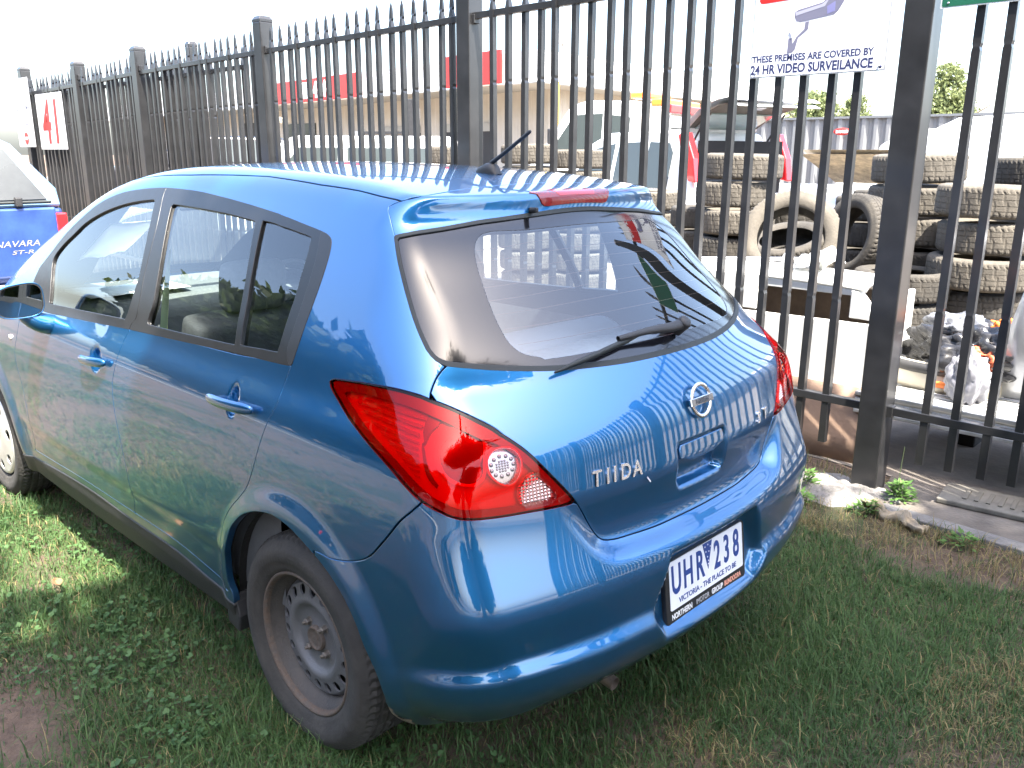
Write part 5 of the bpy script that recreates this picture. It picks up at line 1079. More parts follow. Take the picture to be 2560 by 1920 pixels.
cc_ = vehicle("compact_car", "white compact car with raised bonnet and amber lamp at the right edge", (1.15, -8.3, 0), R_(232), 3.8, 1.68, [(-.45, .35), (-.5, 1.0), (2.4, 1.12), (3.3, 1.0), (3.4, .4)], [(-.4, .95), (-.2, 1.5), (.2, 1.68), (1.2, 1.70), (1.6, 1.6), (2.4, 1.05)], WPNT, [[(-.1, 1.15), (0, 1.52), (.55, 1.56), (.55, 1.15)], [(.65, 1.15), (.65, 1.56), (1.35, 1.54), (1.95, 1.15)]], 1.05, .28, .30, (.35, 2.75), (((3.3, .62, .92), (.14, .28, .20), ORG),), bon_extra)
cc_.scale = (1.12, 1.12, 1.2)
vehicle("parked_wagon", "white wagon parked deep in the yard behind the right hand tyre stacks", (3.4, -12.6, 0), R_(184), 4.4, 1.8, [(-.45, .4), (-.5, 1.1), (3.3, 1.2), (3.8, 1.0), (3.9, .4)], [(-.42, 1.05), (-.2, 1.75), (.2, 1.98), (2.2, 2.0), (2.6, 1.85), (3.2, 1.15)], WPNT, [[(-.05, 1.25), (0, 1.75), (.7, 1.8), (.7, 1.25)], [(.8, 1.25), (.8, 1.8), (1.5, 1.8), (1.5, 1.25)], [(1.6, 1.25), (1.6, 1.8), (2.2, 1.78), (2.75, 1.25)]], 1.2, .2, .34, (.5, 3.1), (((-.46, .70, 1.2), (.08, .18, .4), RLMP),))
# ---- tyres: every one its own object
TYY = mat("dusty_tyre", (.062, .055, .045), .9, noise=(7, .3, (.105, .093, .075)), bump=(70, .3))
TYD = mat("shaded_dusty_tyre", (.028, .026, .023), .9, noise=(7, .3, (.062, .055, .045)), bump=(70, .3))  # darker copy of the tyre rubber, with shade put into its colour
tin = [(.203, .070), (.206, .06), (.25, .072), (.285, .066), (.297, .05), (.299, 0)]
def tmesh(m, n=96):
    mb = MB(); half = [(.204, .078), (.214, .088), (.240, .096), (.270, .0985), (.272, .0965), (.290, .094), (.301, .088), (.3075, .080), (.3105, .070), (.3105, .0535), (.307, .0525), (.307, .0495), (.311, .0485), (.3112, .021), (.3075, .020), (.3075, .017), (.3115, .016)]
    prof = half + [(r, -h) for r, h in reversed(half)]; V = []; m_ = len(prof); n = 168
    for r, h in prof:
        for k in range(n):
            q = r
            if abs(h) > .054 and r > .3 and k % 3 == 0: q -= .006
            elif r > .309 and abs(h) < .054 and (k + (2 if h > 0 else 0)) % 6 == 0: q -= .0045
            t = 2 * math.pi * k / n; V.append((q * math.cos(t), q * math.sin(t), h))
    mb.add(V, [(i * n + k, i * n + (k + 1) % n, (i + 1) * n + (k + 1) % n, (i + 1) * n + k) for i in range(m_ - 1) for k in range(n)], True)
    for i_ in range(len(mb.f)): mb.sm[i_] = not (7 <= i_ // n < m_ - 8)
    r2 = [(r, h * 1.1) for r, h in tin] + [(r, -h * 1.1) for r, h in reversed(tin[:-1])]
    mb.lathe(r2, 64); me = mb.mesh("loose_tyre", False); me.materials.append(m); return me
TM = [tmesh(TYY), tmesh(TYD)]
ordw = ["topmost", "second from the top", "third from the top", "fourth from the top", "fifth from the top", "sixth from the top", "seventh from the top", "lowest"]
def stack(x, y, n, where, top=None, mi=None, sc=1.04, seed=1, h=.215):
    r = random.Random(seed); z0 = 0 if top is None else max(0, top - n * h)
    for k in range(n):
        o = mobj("loose_tyre", TM[(mi if mi is not None else (1 if k < n - 3 else 0))]); kk = n - 1 - k  # all but the top three default to the shade-coloured copy
        s = sc * r.uniform(.96, 1.04); o.location = (x + r.uniform(-.035, .035), y + r.uniform(-.035, .035), z0 + h * (k + .5)); o.rotation_euler = (r.uniform(-.02, .02), r.uniform(-.02, .02), r.uniform(0, 6)); o.scale = (s, s, h / .22)
        tag(o, "%s tyre of the stack %s" % (("lowest" if kk == n - 1 and n > 3 else ordw[kk]), where), "tyre", "used tyres piled in the yard")
stack(2.01, -4.90, 7, "left of the leaning tyre", 1.62, None, 1.04, 3, .232)
stack(.50, -4.95, 7, "behind the broad fence post", 1.63, None, 1.08, 5, .232)
stack(-.10, -4.50, 6, "above the plastic rubbish", 1.43, None, 1.06, 7, .232)
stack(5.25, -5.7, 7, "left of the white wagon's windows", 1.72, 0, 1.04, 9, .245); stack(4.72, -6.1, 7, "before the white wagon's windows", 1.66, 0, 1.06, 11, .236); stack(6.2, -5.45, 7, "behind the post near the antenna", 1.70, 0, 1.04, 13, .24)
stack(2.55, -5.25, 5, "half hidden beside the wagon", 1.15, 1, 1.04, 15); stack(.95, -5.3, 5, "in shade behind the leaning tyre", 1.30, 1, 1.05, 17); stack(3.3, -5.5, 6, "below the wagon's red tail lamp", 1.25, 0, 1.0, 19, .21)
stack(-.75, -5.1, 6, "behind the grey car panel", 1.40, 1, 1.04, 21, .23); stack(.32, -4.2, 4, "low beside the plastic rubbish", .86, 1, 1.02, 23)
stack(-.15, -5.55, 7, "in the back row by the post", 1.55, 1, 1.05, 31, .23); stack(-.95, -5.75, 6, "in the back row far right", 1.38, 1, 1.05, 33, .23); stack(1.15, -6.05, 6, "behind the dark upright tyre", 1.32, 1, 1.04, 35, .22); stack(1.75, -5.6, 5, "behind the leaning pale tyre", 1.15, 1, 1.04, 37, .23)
def loose(loc, rot, mi, label, sc=1.05):
    o = mobj("loose_tyre", TM[mi]); o.location = loc; o.rotation_euler = rot; o.scale = (sc,) * 3; tag(o, label, "tyre", "used tyres piled in the yard")
loose((.93, -3.78, 1.02), (R_(-68), R_(8), R_(28)), 0, "big pale tyre leaning with its open side towards the fence", 1.10)
loose((.74, -4.45, 1.02), (R_(-80), R_(0), R_(-30)), 1, "dark tyre on edge right of the leaning pale tyre", 1.0)
loose((1.28, -4.45, .90), (R_(-20), 0, 0), 1, "dark tyre lying behind the leaning pale tyre", 1.02); loose((1.25, -4.45, .66), (R_(4), 0, 0), 1, "dark tyre under the leaning pale tyre", 1.02); loose((1.25, -4.42, .42), (R_(3), 0, 1), 1, "second dark tyre from the ground under the leaning tyre", 1.02); loose((1.27, -4.46, .18), (0, 0, 2), 1, "lowest dark tyre under the leaning tyre", 1.02)
# ---- white canopy standing on a brown sheet just behind the fence
cn = empty("ute_canopy", "white pickup canopy with dark side opening behind the fence", "canopy", (0, 0, 0))
A = [(.95, -2.62), (-.12, -2.62)]
out = MB(); P_ = [(1.05, .36), (-.17, .36), (-.165, .68), (-.10, .80), (-.02, .90), (1.05, .93)]
def quadbox(pts, t):   # outline in (x,z) at y, extruded back
    return MB().prism(pts, -2.62 - t, -2.62)
low = quadbox([(1.05, .36), (-.17, .36), (-.13, .735), (1.05, .715)], .03); bevel(low.obj("canopy_side", WPNT, cn), .008)
fr = MB().prism([(1.05, .735), (.55, .735), (.55, .93), (1.05, .94)], -2.70, -2.63); bevel(fr.obj("window_pillar", WPNT, cn), .006); bevel(MB().prism([(.0, .755), (-.13, .752), (-.10, .83), (-.04, .90), (.0, .905)], -2.70, -2.63).obj("window_pillar", WPNT, cn), .006)
bevel(MB().prism([(.56, .875), (-.02, .875), (-.02, .905), (.56, .925)], -2.70, -2.64).obj("window_header", WPNT, cn), .004)
tp = MB().grid([[(x, y, z + .02 * math.sin((x + .1) * 2.5)) for y, z in ((-2.632, .915), (-2.67, .94), (-2.80, .955), (-3.0, .95), (-3.14, .93), (-3.2, .80))] for x in np.linspace(-.08, 1.1, 9)]); so = tp.obj("canopy_roof", WPNT, cn).modifiers.new("t", 'SOLIDIFY'); so.thickness = .02
bevel(MB().box((-.13, -2.92, .62), (.03, .54, .50)).obj("canopy_end", WPNT, cn), .01); MB().box((.5, -3.1, .60), (1.1, .02, .5)).obj("canopy_lining", mat("brown_lining", (.16, .12, .09), .8, noise=(6, .3)), cn)
bs = MB().grid([[(x, -2.46 + .01 * math.sin(x * 9) - (.10 if z > .2 else 0), z) for z in (.0, .13, .26, .40)] for x in np.linspace(-.24, 1.2, 16)]); bs_o = bs.obj("brown_sheet", mat("brown_card", (.30, .20, .14), .75, noise=(4, .25, (.22, .15, .11)), bump=(30, .2))); so = bs_o.modifiers.new("t", 'SOLIDIFY'); so.thickness = .006
tag(bs_o, "brown board standing under the white canopy behind the fence", "board")
rag = MB().grid([[(.44 - .20 * u + .05 * math.sin(v * 9 + u * 4), -2.72 - .33 * v, .965 + .05 * abs(math.sin(u * 5 + v * 3)) + .05 * math.sin(u * 3.1) + .03 * math.sin(v * 11 + u * 7)) for v in np.linspace(0, 1, 12)] for u in np.linspace(0, 1, 14)])
ro = rag.obj("crumpled_sheet", mat("white_plastic_bag", (.75, .75, .73), .4)); so = ro.modifiers.new("t", 'SOLIDIFY'); so.thickness = .004; tag(ro, "crumpled white plastic sheet lying on top of the white canopy", "sheet")
ld = empty("metal_pole", "thin pale pole lying across the white canopy roof", "pole"); MB().tube([(1.0, -2.70, .985), (.30, -3.05, 1.01)], .012, 8).obj("pole_tube", GRYP, ld)
# ---- flat alloy tray with rubbish at the right
ty = empty("ute_tray", "flat grey alloy tray lying behind the fence at the right", "tray", (0, 0, 0)); ALY = mat("alloy_tray", (.46, .46, .45), .45, .4, noise=(8, .2))
tb = MB().box((-1.2, -3.05, .36), (2.15, .95, .03)); bevel(tb.obj("tray_floor", ALY, ty), .006)
for k in range(12): MB().box((-1.2, -2.66 - .07 * k, .379), (2.1, .018, .008), bev=.002).obj("floor_rib", ALY, ty)
sr = MB().box((-1.2, -2.555, .375), (2.17, .03, .022)); sr.box((-1.2, -2.558, .325), (2.17, .022, .05)); sr.box((-1.2, -2.555, .28), (2.17, .03, .022)); bevel(sr.obj("side_rail", ALY, ty), .004)
for x in (-.5, -1.8): bevel(MB().box((x, -3.35, .16), (.12, .3, .32)).obj("tray_leg", DARK, ty), .01)
def crumple(name, label, cat, c, d, m, seed, amp=.25, n=30, cover_amt=0):
    r = random.Random(seed); ph = [r.uniform(0, 6) for _ in range(12)]; P = []
    for i in range(n):
        row = []
        for j in range(2 * n + 1):
            a, b = math.pi * i / (n - 1), 2 * math.pi * j / (2 * n); x, y, z = math.sin(a) * math.cos(b), math.sin(a) * math.sin(b), math.cos(a)
            k = 1 + amp * (abs(math.sin(3 * x + ph[0] + 2 * y)) - .5 + .6 * (abs(math.sin(6 * y + ph[1] + 4 * z)) - .5) + .5 * (abs(math.sin(9 * z + ph[2] + 7 * x)) - .5) + .3 * math.sin(15 * x + ph[3] + 11 * y) + .25 * math.sin(23 * y + ph[4]))
            row.append((c[0] + d[0] * x * k, c[1] + d[1] * y * k, c[2] + d[2] * z * k))
        P.append(row)
    o = MB().grid(P).obj(name, m); tag(o, label, cat); return o
crumple("rubbish_bag", "crumpled black plastic on top of the rubbish heap", "plastic", (-.50, -3.05, .56), (.27, .20, .15), mat("black_plastic_sheet", (.02, .02, .022), .25), 2, .32)
crumple("grey_plastic_sheet", "clear grey plastic sheet over the black rubbish", "plastic", (-.42, -3.10, .68), (.17, .14, .08), mat("grey_plastic", (.12, .125, .14), .3), 12, .30)
crumple("plastic_bag", "white plastic bag hanging at the front of the rubbish heap", "bag", (-.60, -2.74, .50), (.09, .05, .13), mat("white_bag", (.26, .26, .29), .35), 4, .26)
crumple("orange_cloth", "bright orange cloth in the rubbish heap", "cloth", (-.66, -3.1, .70), (.07, .06, .06), mat("orange_cloth", (.80, .20, .03), .7), 6, .4)
crumple("red_bundle", "red and orange bundle tucked beside the white bag", "cloth", (-.62, -2.95, .58), (.10, .08, .06), mat("red_orange", (.48, .10, .04), .6), 8, .4)
br_ = empty("car_bumper", "torn off pale car bumper lying on the tray", "bumper"); P = []
for k in range(15):
    t = k / 14; a = -1.2 + 2.4 * t; cx, cy = -.42 - .36 * math.sin(a) * .9, -2.98 + .26 * math.cos(a) * .0 + .20 * (math.cos(a) - .4)
    P.append([(cx, cy + .05 * math.sin(b), .45 + .075 * math.cos(b)) for b in np.linspace(.2, 2.9, 9)])
bo_ = MB().grid(P).obj("bumper_skin", mat("bumper_cream", (.55, .50, .40), .45, coat=.3), br_); so = bo_.modifiers.new("t", 'SOLIDIFY'); so.thickness = .008
MB().tube([(P[k][0][0], P[k][4][1] - .01, .50) for k in range(2, 13)], .03, 8).obj("bumper_insert", PLA, br_)
MB().box((-.52, -2.77, .44), (.16, .02, .035), bev=.008).obj("indicator", ORG, br_)
sp_ = empty("wing_panel", "grey silver car quarter panel standing upright at the right edge", "car panel"); V = []
pg = [[(-.72 - .55 * u, -2.98 - .10 * math.sin(math.pi * (v * .8 + .1)) * -1, .40 + .80 * v + (.05 * math.sin(u * 2) if v > .9 else 0)) for v in np.linspace(0, 1, 12)] for u in np.linspace(0, 1, 10)]
pg = [[(x - .10 * max(0, (z - .75)) * (1 - i / 9) * 2, y, z) for x, y, z in r] for i, r in enumerate(pg)]
o = MB().grid(pg).obj("panel_skin", GRYP, sp_); so = o.modifiers.new("t", 'SOLIDIFY'); so.thickness = .015
MB().box((-.83, -2.925, .98), (.02, .03, .05), bev=.006).obj("latch", PLA, sp_); endwin(sp_, [(-.95, -2.90, 1.0), (-1.25, -2.90, 1.0), (-1.25, -2.93, 1.16), (-1.02, -2.93, 1.16)], "window", CGL); MB().tube([(-.735, -2.95, .42), (-.76, -2.93, .8), (-.83, -2.96, 1.17)], .012, 8).obj("panel_seal", RUB, sp_)
# ---- dark corrugated boundary fence at the back of the yard
bf = empty("boundary_fence", "dark grey corrugated steel fence along the back of the yard", "fence"); mb = MB(); corr(mb, Vector((14.5, -18.6, 0)), Vector((-14, -18.6, 0)), 0, 2.42, .28, .07); mb.obj("fence_sheet", mat("hazed_colorbond", (.17, .175, .18), .5, noise=(1, .1)), bf, fix=False)  # sheet grey lightened to put veiling glare into the colour
MB().box((.25, -18.62, 2.44), (28.5, .09, .05)).obj("capping", mat("capping_grey", (.13, .14, .15), .5), bf)
dg = empty("danger_sign", "small red oval danger sign on the dark boundary fence", "sign"); dg.matrix_world = frame_mat((7.05, -18.45, 2.12), (-1, 0, 0), (0, 1, 0)); MB().lathe([(.30, 0), (.30, .01), (.0005, .012)], 30, Matrix.Diagonal((.72, .27, 1, 1))).obj("sign_plate", SRED, dg)
text_mesh("sign_lettering", "DANGER", .085, SW, dg, Matrix.Translation((0, -.03, .014)), .002, 'CENTER', .9, 0, .003)
ps = empty("street_sign", "small blue and white sign on poles above the right yard edge", "sign"); ps.matrix_world = frame_mat((2.6, -27.0, 3.05), (-1, 0, 0), (0, 1, 0)); bevel(MB().box((0, .2, 0), (.95, .36, .03)).obj("sign_plate", mat("sign_blue", (.03, .10, .35), .4), ps), .01); text_mesh("sign_lettering", "PUR", .30, SW, ps, Matrix.Translation((-.05, .1, .018)), .002, 'CENTER', 1.1, .2, .004)
for dx in (-.4, .4): MB().tube([(dx, .02, -.02), (dx, -3.05, -.02)], .03, 8).obj("sign_pole", GRYP, ps)

# ================================================================== ground, road, grass
def gmat():
    m = bpy.data.materials.new("verge_soil"); m.use_nodes = True; t = m.node_tree; b = t.nodes["Principled BSDF"]; L = t.links
    tc = t.nodes.new("ShaderNodeTexCoord")
    def noise(sc, det=6, ro=.6):
        n = t.nodes.new("ShaderNodeTexNoise"); n.inputs["Scale"].default_value = sc; n.inputs["Detail"].default_value = det; n.inputs["Roughness"].default_value = ro; L.new(tc.outputs["Object"], n.inputs["Vector"]); return n.outputs["Fac"]
    def ramp(f, a, b_, c0, c1):
        r = t.nodes.new("ShaderNodeValToRGB"); r.color_ramp.elements[0].position = a; r.color_ramp.elements[1].position = b_; r.color_ramp.elements[0].color = (*c0, 1); r.color_ramp.elements[1].color = (*c1, 1); L.new(f, r.inputs[0]); return r.outputs[0]
    def mix(f, a, c):
        x = t.nodes.new("ShaderNodeMix"); x.data_type = 'RGBA'; L.new(f, x.inputs[0]); L.new(a, x.inputs[6]); L.new(c, x.inputs[7]); return x.outputs[2]
    soil = ramp(noise(14, 8, .7), .3, .75, (.065, .043, .030), (.17, .115, .08))
    turf = ramp(noise(45, 6, .7), .3, .7, (.018, .028, .009), (.055, .072, .022))
    col = mix(ramp(noise(.85, 4, .65), .30, .48, (0, 0, 0), (1, 1, 1)), turf, soil)
    L.new(col, b.inputs["Base Color"]); b.inputs["Roughness"].default_value = .95
    bp = t.nodes.new("ShaderNodeBump"); bp.inputs["Strength"].default_value = .8; bp.inputs["Distance"].default_value = .03; L.new(noise(60, 5, .7), bp.inputs["Height"]); L.new(bp.outputs[0], b.inputs["Normal"]); return m
gp = MB().grid([[(x, y, 0) for y in (-400, -60, -10, 0, 10, 60, 400)] for x in (-400, -60, -10, 0, 10, 60, 400)], smooth=False).obj("ground", gmat()); tag(gp, kind="structure")
YARD = mat("yard_dirt", (.19, .165, .14), .95, noise=(3, .3), bump=(50, .4)); ASPH = mat("road_asphalt", (.062, .062, .066), .9, noise=(6, .2), bump=(150, .3))
yd = MB().prism([(60, -2.42), (-60, -2.42), (-60, -120), (60, -120)], -.05, .006, 'z').obj("yard_ground", YARD); tag(yd, kind="structure")
rd_ = MB().prism([(200, 8.2), (-200, 8.2), (-200, 17.5), (200, 17.5)], -.05, .008, 'z').obj("road", ASPH); tag(rd_, kind="structure")
for y in (8.05, 17.65):
    kb = MB().box((0, y, .04), (400, .28, .12)).obj("road_kerb", mat("pale_kerb", (.42, .40, .36), .85, noise=(4, .2))); bevel(kb, .02); tag(kb, kind="structure")
sl_ = MB().prism([(-.47, -2.02), (-3.6, -1.93), (-3.6, -2.42), (-.40, -2.42)], -.03, .012, 'z').obj("path_slab", mat("slab_brown_grey", (.11, .095, .08), .92, noise=(7, .3), bump=(60, .35))); tag(sl_, kind="structure")
ks = MB(); 
for k in range(4):
    x = -.52 - k * .78; ks.prism([(x, -1.918 + .028 * k), (x - .765, -1.918 + .028 * (k + 1)), (x - .765, -2.008 + .028 * (k + 1)), (x, -2.008 + .028 * k)], -.03, .022 + .004 * (k % 2), 'z')
ks = ks.obj("edging_kerb", mat("edging_grey", (.14, .135, .13), .9, noise=(20, .25), bump=(90, .4))); bevel(ks, .006); tag(ks, kind="structure")
# concrete footing round the post
r = random.Random(4); cf = []
for i in range(10):
    row = []
    for j in range(40):
        a = 2 * math.pi * j / 39; R0 = .30 * (1 + .18 * math.sin(2 * a + 1) + .10 * math.sin(5 * a) + .05 * math.sin(11 * a + 2)); k = i / 9
        row.append((-.30 + R0 * k * math.cos(a) * 1.0, -2.06 + R0 * k * math.sin(a) * .95, .036 * (1 - k ** 1.6) + .010 * math.sin(k * 9 + 6 * a) * k * (1 - k) * 4 - .004))
    cf.append(row)
tag(MB().grid(cf).obj("concrete_footing", mat("pale_concrete", (.17, .16, .15), .95, noise=(16, .45), bump=(70, .9))), "rough pale concrete footing round the foot of the broad fence post", "footing")
bd = empty("worn_mat", "worn grey moulded mat lying under the fence at the right", "mat", (-.98, -2.36, .026), R_(6)); bevel(MB().box((0, 0, 0), (.62, .26, .025)).obj("mat_body", mat("worn_mat_grey", (.13, .12, .10), .85, noise=(12, .3)), bd), .006)
for k in range(7): MB().box((.2 - .05 * k, 0, .016), (.02, .14, .006), bev=.002).obj("mat_rib", mat("worn_mat_dark", (.12, .11, .09), .85), bd)
# dry folded strip of bark, and a dead leaf
P = []
for i in range(26):
    t = i / 25; row = []
    for j in range(9):
        s = (j / 8 - .5); x = -.47 - .32 * t + .02 * math.sin(t * 9); y = -1.915 + .13 * t + .012 * math.sin(t * 21); row.append((x + s * .045 * .5, y + s * .055 * (1 - .3 * t), .035 + .022 * math.sin(s * 16 + t * 7) + .012 * math.sin(t * 13) + .012 * (1 - abs(s) * 2)))
    P.append(row)
o = MB().grid(P).obj("bark_strip", mat("dry_bark", (.30, .25, .18), .85, noise=(30, .25))); so = o.modifiers.new("t", 'SOLIDIFY'); so.thickness = .004; tag(o, "dry folded pale bark strip lying on the straw by the kerb", "bark")
P = [[(1.33 + .05 * u, 1.02 + .018 * v * (1 - (2 * u - 1) ** 2), .05 + .012 * abs(v) + .01 * u) for v in np.linspace(-1, 1, 7)] for u in np.linspace(0, 1, 9)]
tag(MB().grid(P).obj("dead_leaf", mat("dead_leaf_brown", (.22, .12, .06), .7)), "brown dead leaf lying in the grass beside the sill", "leaf")
# ---- grass
def foliage_mat(name, rough=.6, trans=.35):
    m = bpy.data.materials.new(name); m.use_nodes = True; t = m.node_tree; b = t.nodes["Principled BSDF"]
    a = t.nodes.new("ShaderNodeAttribute"); a.attribute_name = "tint"; t.links.new(a.outputs["Color"], b.inputs["Base Color"]); b.inputs["Roughness"].default_value = rough; b.inputs["Specular IOR Level"].default_value = .3
    tr = t.nodes.new("ShaderNodeBsdfTranslucent"); t.links.new(a.outputs["Color"], tr.inputs[0]); mx = t.nodes.new("ShaderNodeMixShader"); mx.inputs[0].default_value = trans
    t.links.new(b.outputs[0], mx.inputs[1]); t.links.new(tr.outputs[0], mx.inputs[2]); t.links.new(mx.outputs[0], t.nodes["Material Output"].inputs[0]); return m
def np_mesh(name, V, F_, col, m):
    """V (n,k,3) per-element vertices, F_ faces (same size) in element numbering, col (n,3)"""
    n, k = V.shape[:2]; me = bpy.data.meshes.new(name); me.vertices.add(n * k); me.vertices.foreach_set("co", V.reshape(-1).astype(np.float32))
    fl = [len(f) for f in F_]; tot = sum(fl); base = np.arange(n)[:, None] * k
    idx = np.concatenate([np.array(f) for f in F_]); li = (base + idx[None, :]).ravel()
    me.loops.add(n * tot); me.loops.foreach_set("vertex_index", li.astype(np.int32)); me.polygons.add(n * len(F_))
    ls = (np.arange(n)[:, None] * tot + np.cumsum([0] + fl[:-1])[None, :]).ravel(); me.polygons.foreach_set("loop_start", ls.astype(np.int32)); me.polygons.foreach_set("loop_total", np.tile(fl, n).astype(np.int32))
    me.update(calc_edges=True); at = me.color_attributes.new("tint", 'FLOAT_COLOR', 'POINT')
    c = np.ones((n, k, 4), np.float32); c[..., :3] = col[:, None, :] if col.ndim == 2 else col; at.data.foreach_set("color", c.ravel()); me.materials.append(m); me.validate(); return me
def vnoise(x, y, seed, sc):
    rs = np.random.RandomState(seed); g_ = rs.rand(64, 64); X, Y = (x * sc) % 63, (y * sc) % 63; i, j = X.astype(int), Y.astype(int); u, v = X - i, Y - j; u = u * u * (3 - 2 * u); v = v * v * (3 - 2 * v)
    return (g_[i, j] * (1 - u) + g_[i + 1, j] * u) * (1 - v) + (g_[i, j + 1] * (1 - u) + g_[i + 1, j + 1] * u) * v
GM = foliage_mat("grass_blade")
def grass(n, box, seed, lmin, lmax, wid, dens):
    rs = np.random.RandomState(seed); x = rs.uniform(box[0], box[1], n); y = rs.uniform(box[2], box[3], n)
    m1 = .6 * vnoise(x + 9, y + 5, 1, 1.7) + .4 * vnoise(x, y, 2, 6.0); keep = rs.rand(n) < dens(x, y, m1); x, y, m1 = x[keep], y[keep], m1[keep]; n = len(x)
    tall = vnoise(x + 3, y + 1, 5, 2.6); L_ = (lmin + (lmax - lmin) * rs.rand(n) ** 1.8) * (.55 + .9 * tall); az = rs.uniform(0, 2 * np.pi, n); lean = rs.uniform(.25, 1.5, n); w = wid * rs.uniform(.6, 1.3, n)
    # tufts: pull blades towards a few roots
    d = np.stack([np.cos(az), np.sin(az), 0 * az], -1); s = np.stack([-np.sin(az), np.cos(az), 0 * az], -1) * w[:, None]; p = np.stack([x, y, 0 * x - .002], -1)
    h1, h2 = L_ * .55 * np.cos(lean * .6), L_ * np.cos(lean) * .95; r1, r2 = L_ * .5 * np.sin(lean * .6), L_ * np.sin(lean)
    up = np.array([0, 0, 1.]); a = p + d * r1[:, None] + up * h1[:, None]; t = p + d * r2[:, None] + up * np.maximum(h2, .006)[:, None]
    V = np.stack([p - s, p + s, a + s * .8, a - s * .8, t], 1)
    dry = rs.rand(n) < np.clip(.07 + .68 * (y < -1.5) * (1 + 0 * y) + .35 * (vnoise(x + 7, y, 8, 1.3) > .72), 0, .85); k = rs.rand(n, 1); hue = vnoise(x + 2, y + 11, 4, 1.1)[:, None]
    green = np.array([.036, .086, .027]) * (1 - k) + np.array([.085, .158, .050]) * k; green = green * (.75 + .5 * hue) + np.array([.012, .004, 0]) * hue
    col = np.where(dry[:, None], np.array([.23, .185, .085]) * (.6 + .8 * k), green)
    return np_mesh("grass", V, [(0, 1, 2, 3), (3, 2, 4)], col, GM)
def bare(x, y): return (np.exp(-(((x - .64) / .30) ** 2 + ((y - 1.38) / .14) ** 2)) + np.exp(-(((x + .33) / .30) ** 2 + ((y + 2.06) / .26) ** 2)))
def d_near(x, y, m):
    k = np.clip(.52 + 1.6 * (m - .22), .3, 1); under = (np.abs(y) < .72) & (x > -.45); k = np.where(under, k * .5, k); k = k * np.where(y < -1.5 + .12 * np.sin(x * 5.3), .28, 1) * (1 - np.clip(bare(x, y) * 1.2, 0, .95))
    k = np.where((x < -.42) & (y < -1.9), 0.0, k); return k
gobj = mobj("grass", grass(370000, (-1.75, 2.4, -2.35, 1.75), 11, .025, .085, .0015, d_near)); tag(gobj, kind="stuff")
gobj2 = mobj("grass", grass(90000, (1.2, 7.5, -2.3, 3.2), 12, .03, .09, .0028, lambda x, y, m: np.clip(.25 + 1.6 * (m - .3), .1, 1))); tag(gobj2, kind="stuff")
gobj3 = mobj("grass", grass(75000, (-6, 9, 1.7, 7.9), 13, .04, .10, .005, lambda x, y, m: np.clip(2.6 * (m - .60), .0, 1))); tag(gobj3, kind="stuff")
# low round-leaved weeds between the blades
def weeds(n, spots, seed, size):
    rs = np.random.RandomState(seed); k = 9; V = []; C = []
    for i in range(n):
        sx, sy, sr = spots[rs.randint(len(spots))]; a = rs.uniform(0, 2 * np.pi); rr = sr * np.sqrt(rs.rand()); cx, cy = sx + rr * np.cos(a), sy + rr * np.sin(a); s = size * rs.uniform(.5, 1.2); z = rs.uniform(.012, .05)
        ta, tb = rs.uniform(-.5, .5), rs.uniform(-.5, .5); st = rs.uniform(0, 6.3); ring = [(0, 0, -.12 * s)]
        for j in range(k - 1):
            b = st + 5.4 * j / (k - 2); q = s * (1 + .10 * math.cos(j * np.pi)); ring.append((q * math.cos(b), q * math.sin(b), 0.06 * s))
        R = np.array(ring); R[:, 2] += ta * R[:, 0] + tb * R[:, 1]; R += (cx, cy, z); V.append(R); g_ = rs.rand(); C.append(np.array([.045, .10, .035]) * (1 - g_) + np.array([.085, .16, .055]) * g_)
    return np_mesh("ground_weeds", np.array(V), [(0, j, j + 1) for j in range(1, k - 1)], np.array(C), GM)
wd_ = [(-1.15, .95, .25), (-.8, 1.3, .3), (-1.3, .55, .25), (-.1, 1.55, .2), (.7, 1.0, .15), (-.75, 1.02, .16), (-.95, .88, .14), (-.55, 1.15, .14), (-.35, 1.25, .16), (-.1, 1.35, .14), (-1.05, .62, .12), (-.85, .70, .12), (.15, 1.30, .12), (-.62, 1.35, .2), (-.45, 1.5, .2), (-.25, 1.05, .1), (.3, 1.05, .12), (1.3, 1.15, .2), (1.0, .92, .12), (2.0, .95, .25), (1.6, .7, .2)]
tag(mobj("ground_weeds", weeds(4200, wd_ + [(x_ * .31 - 1.2, .45 + (x_ * 7 % 5) * .25, .30) for x_ in range(9)], 21, .0095)), kind="stuff")
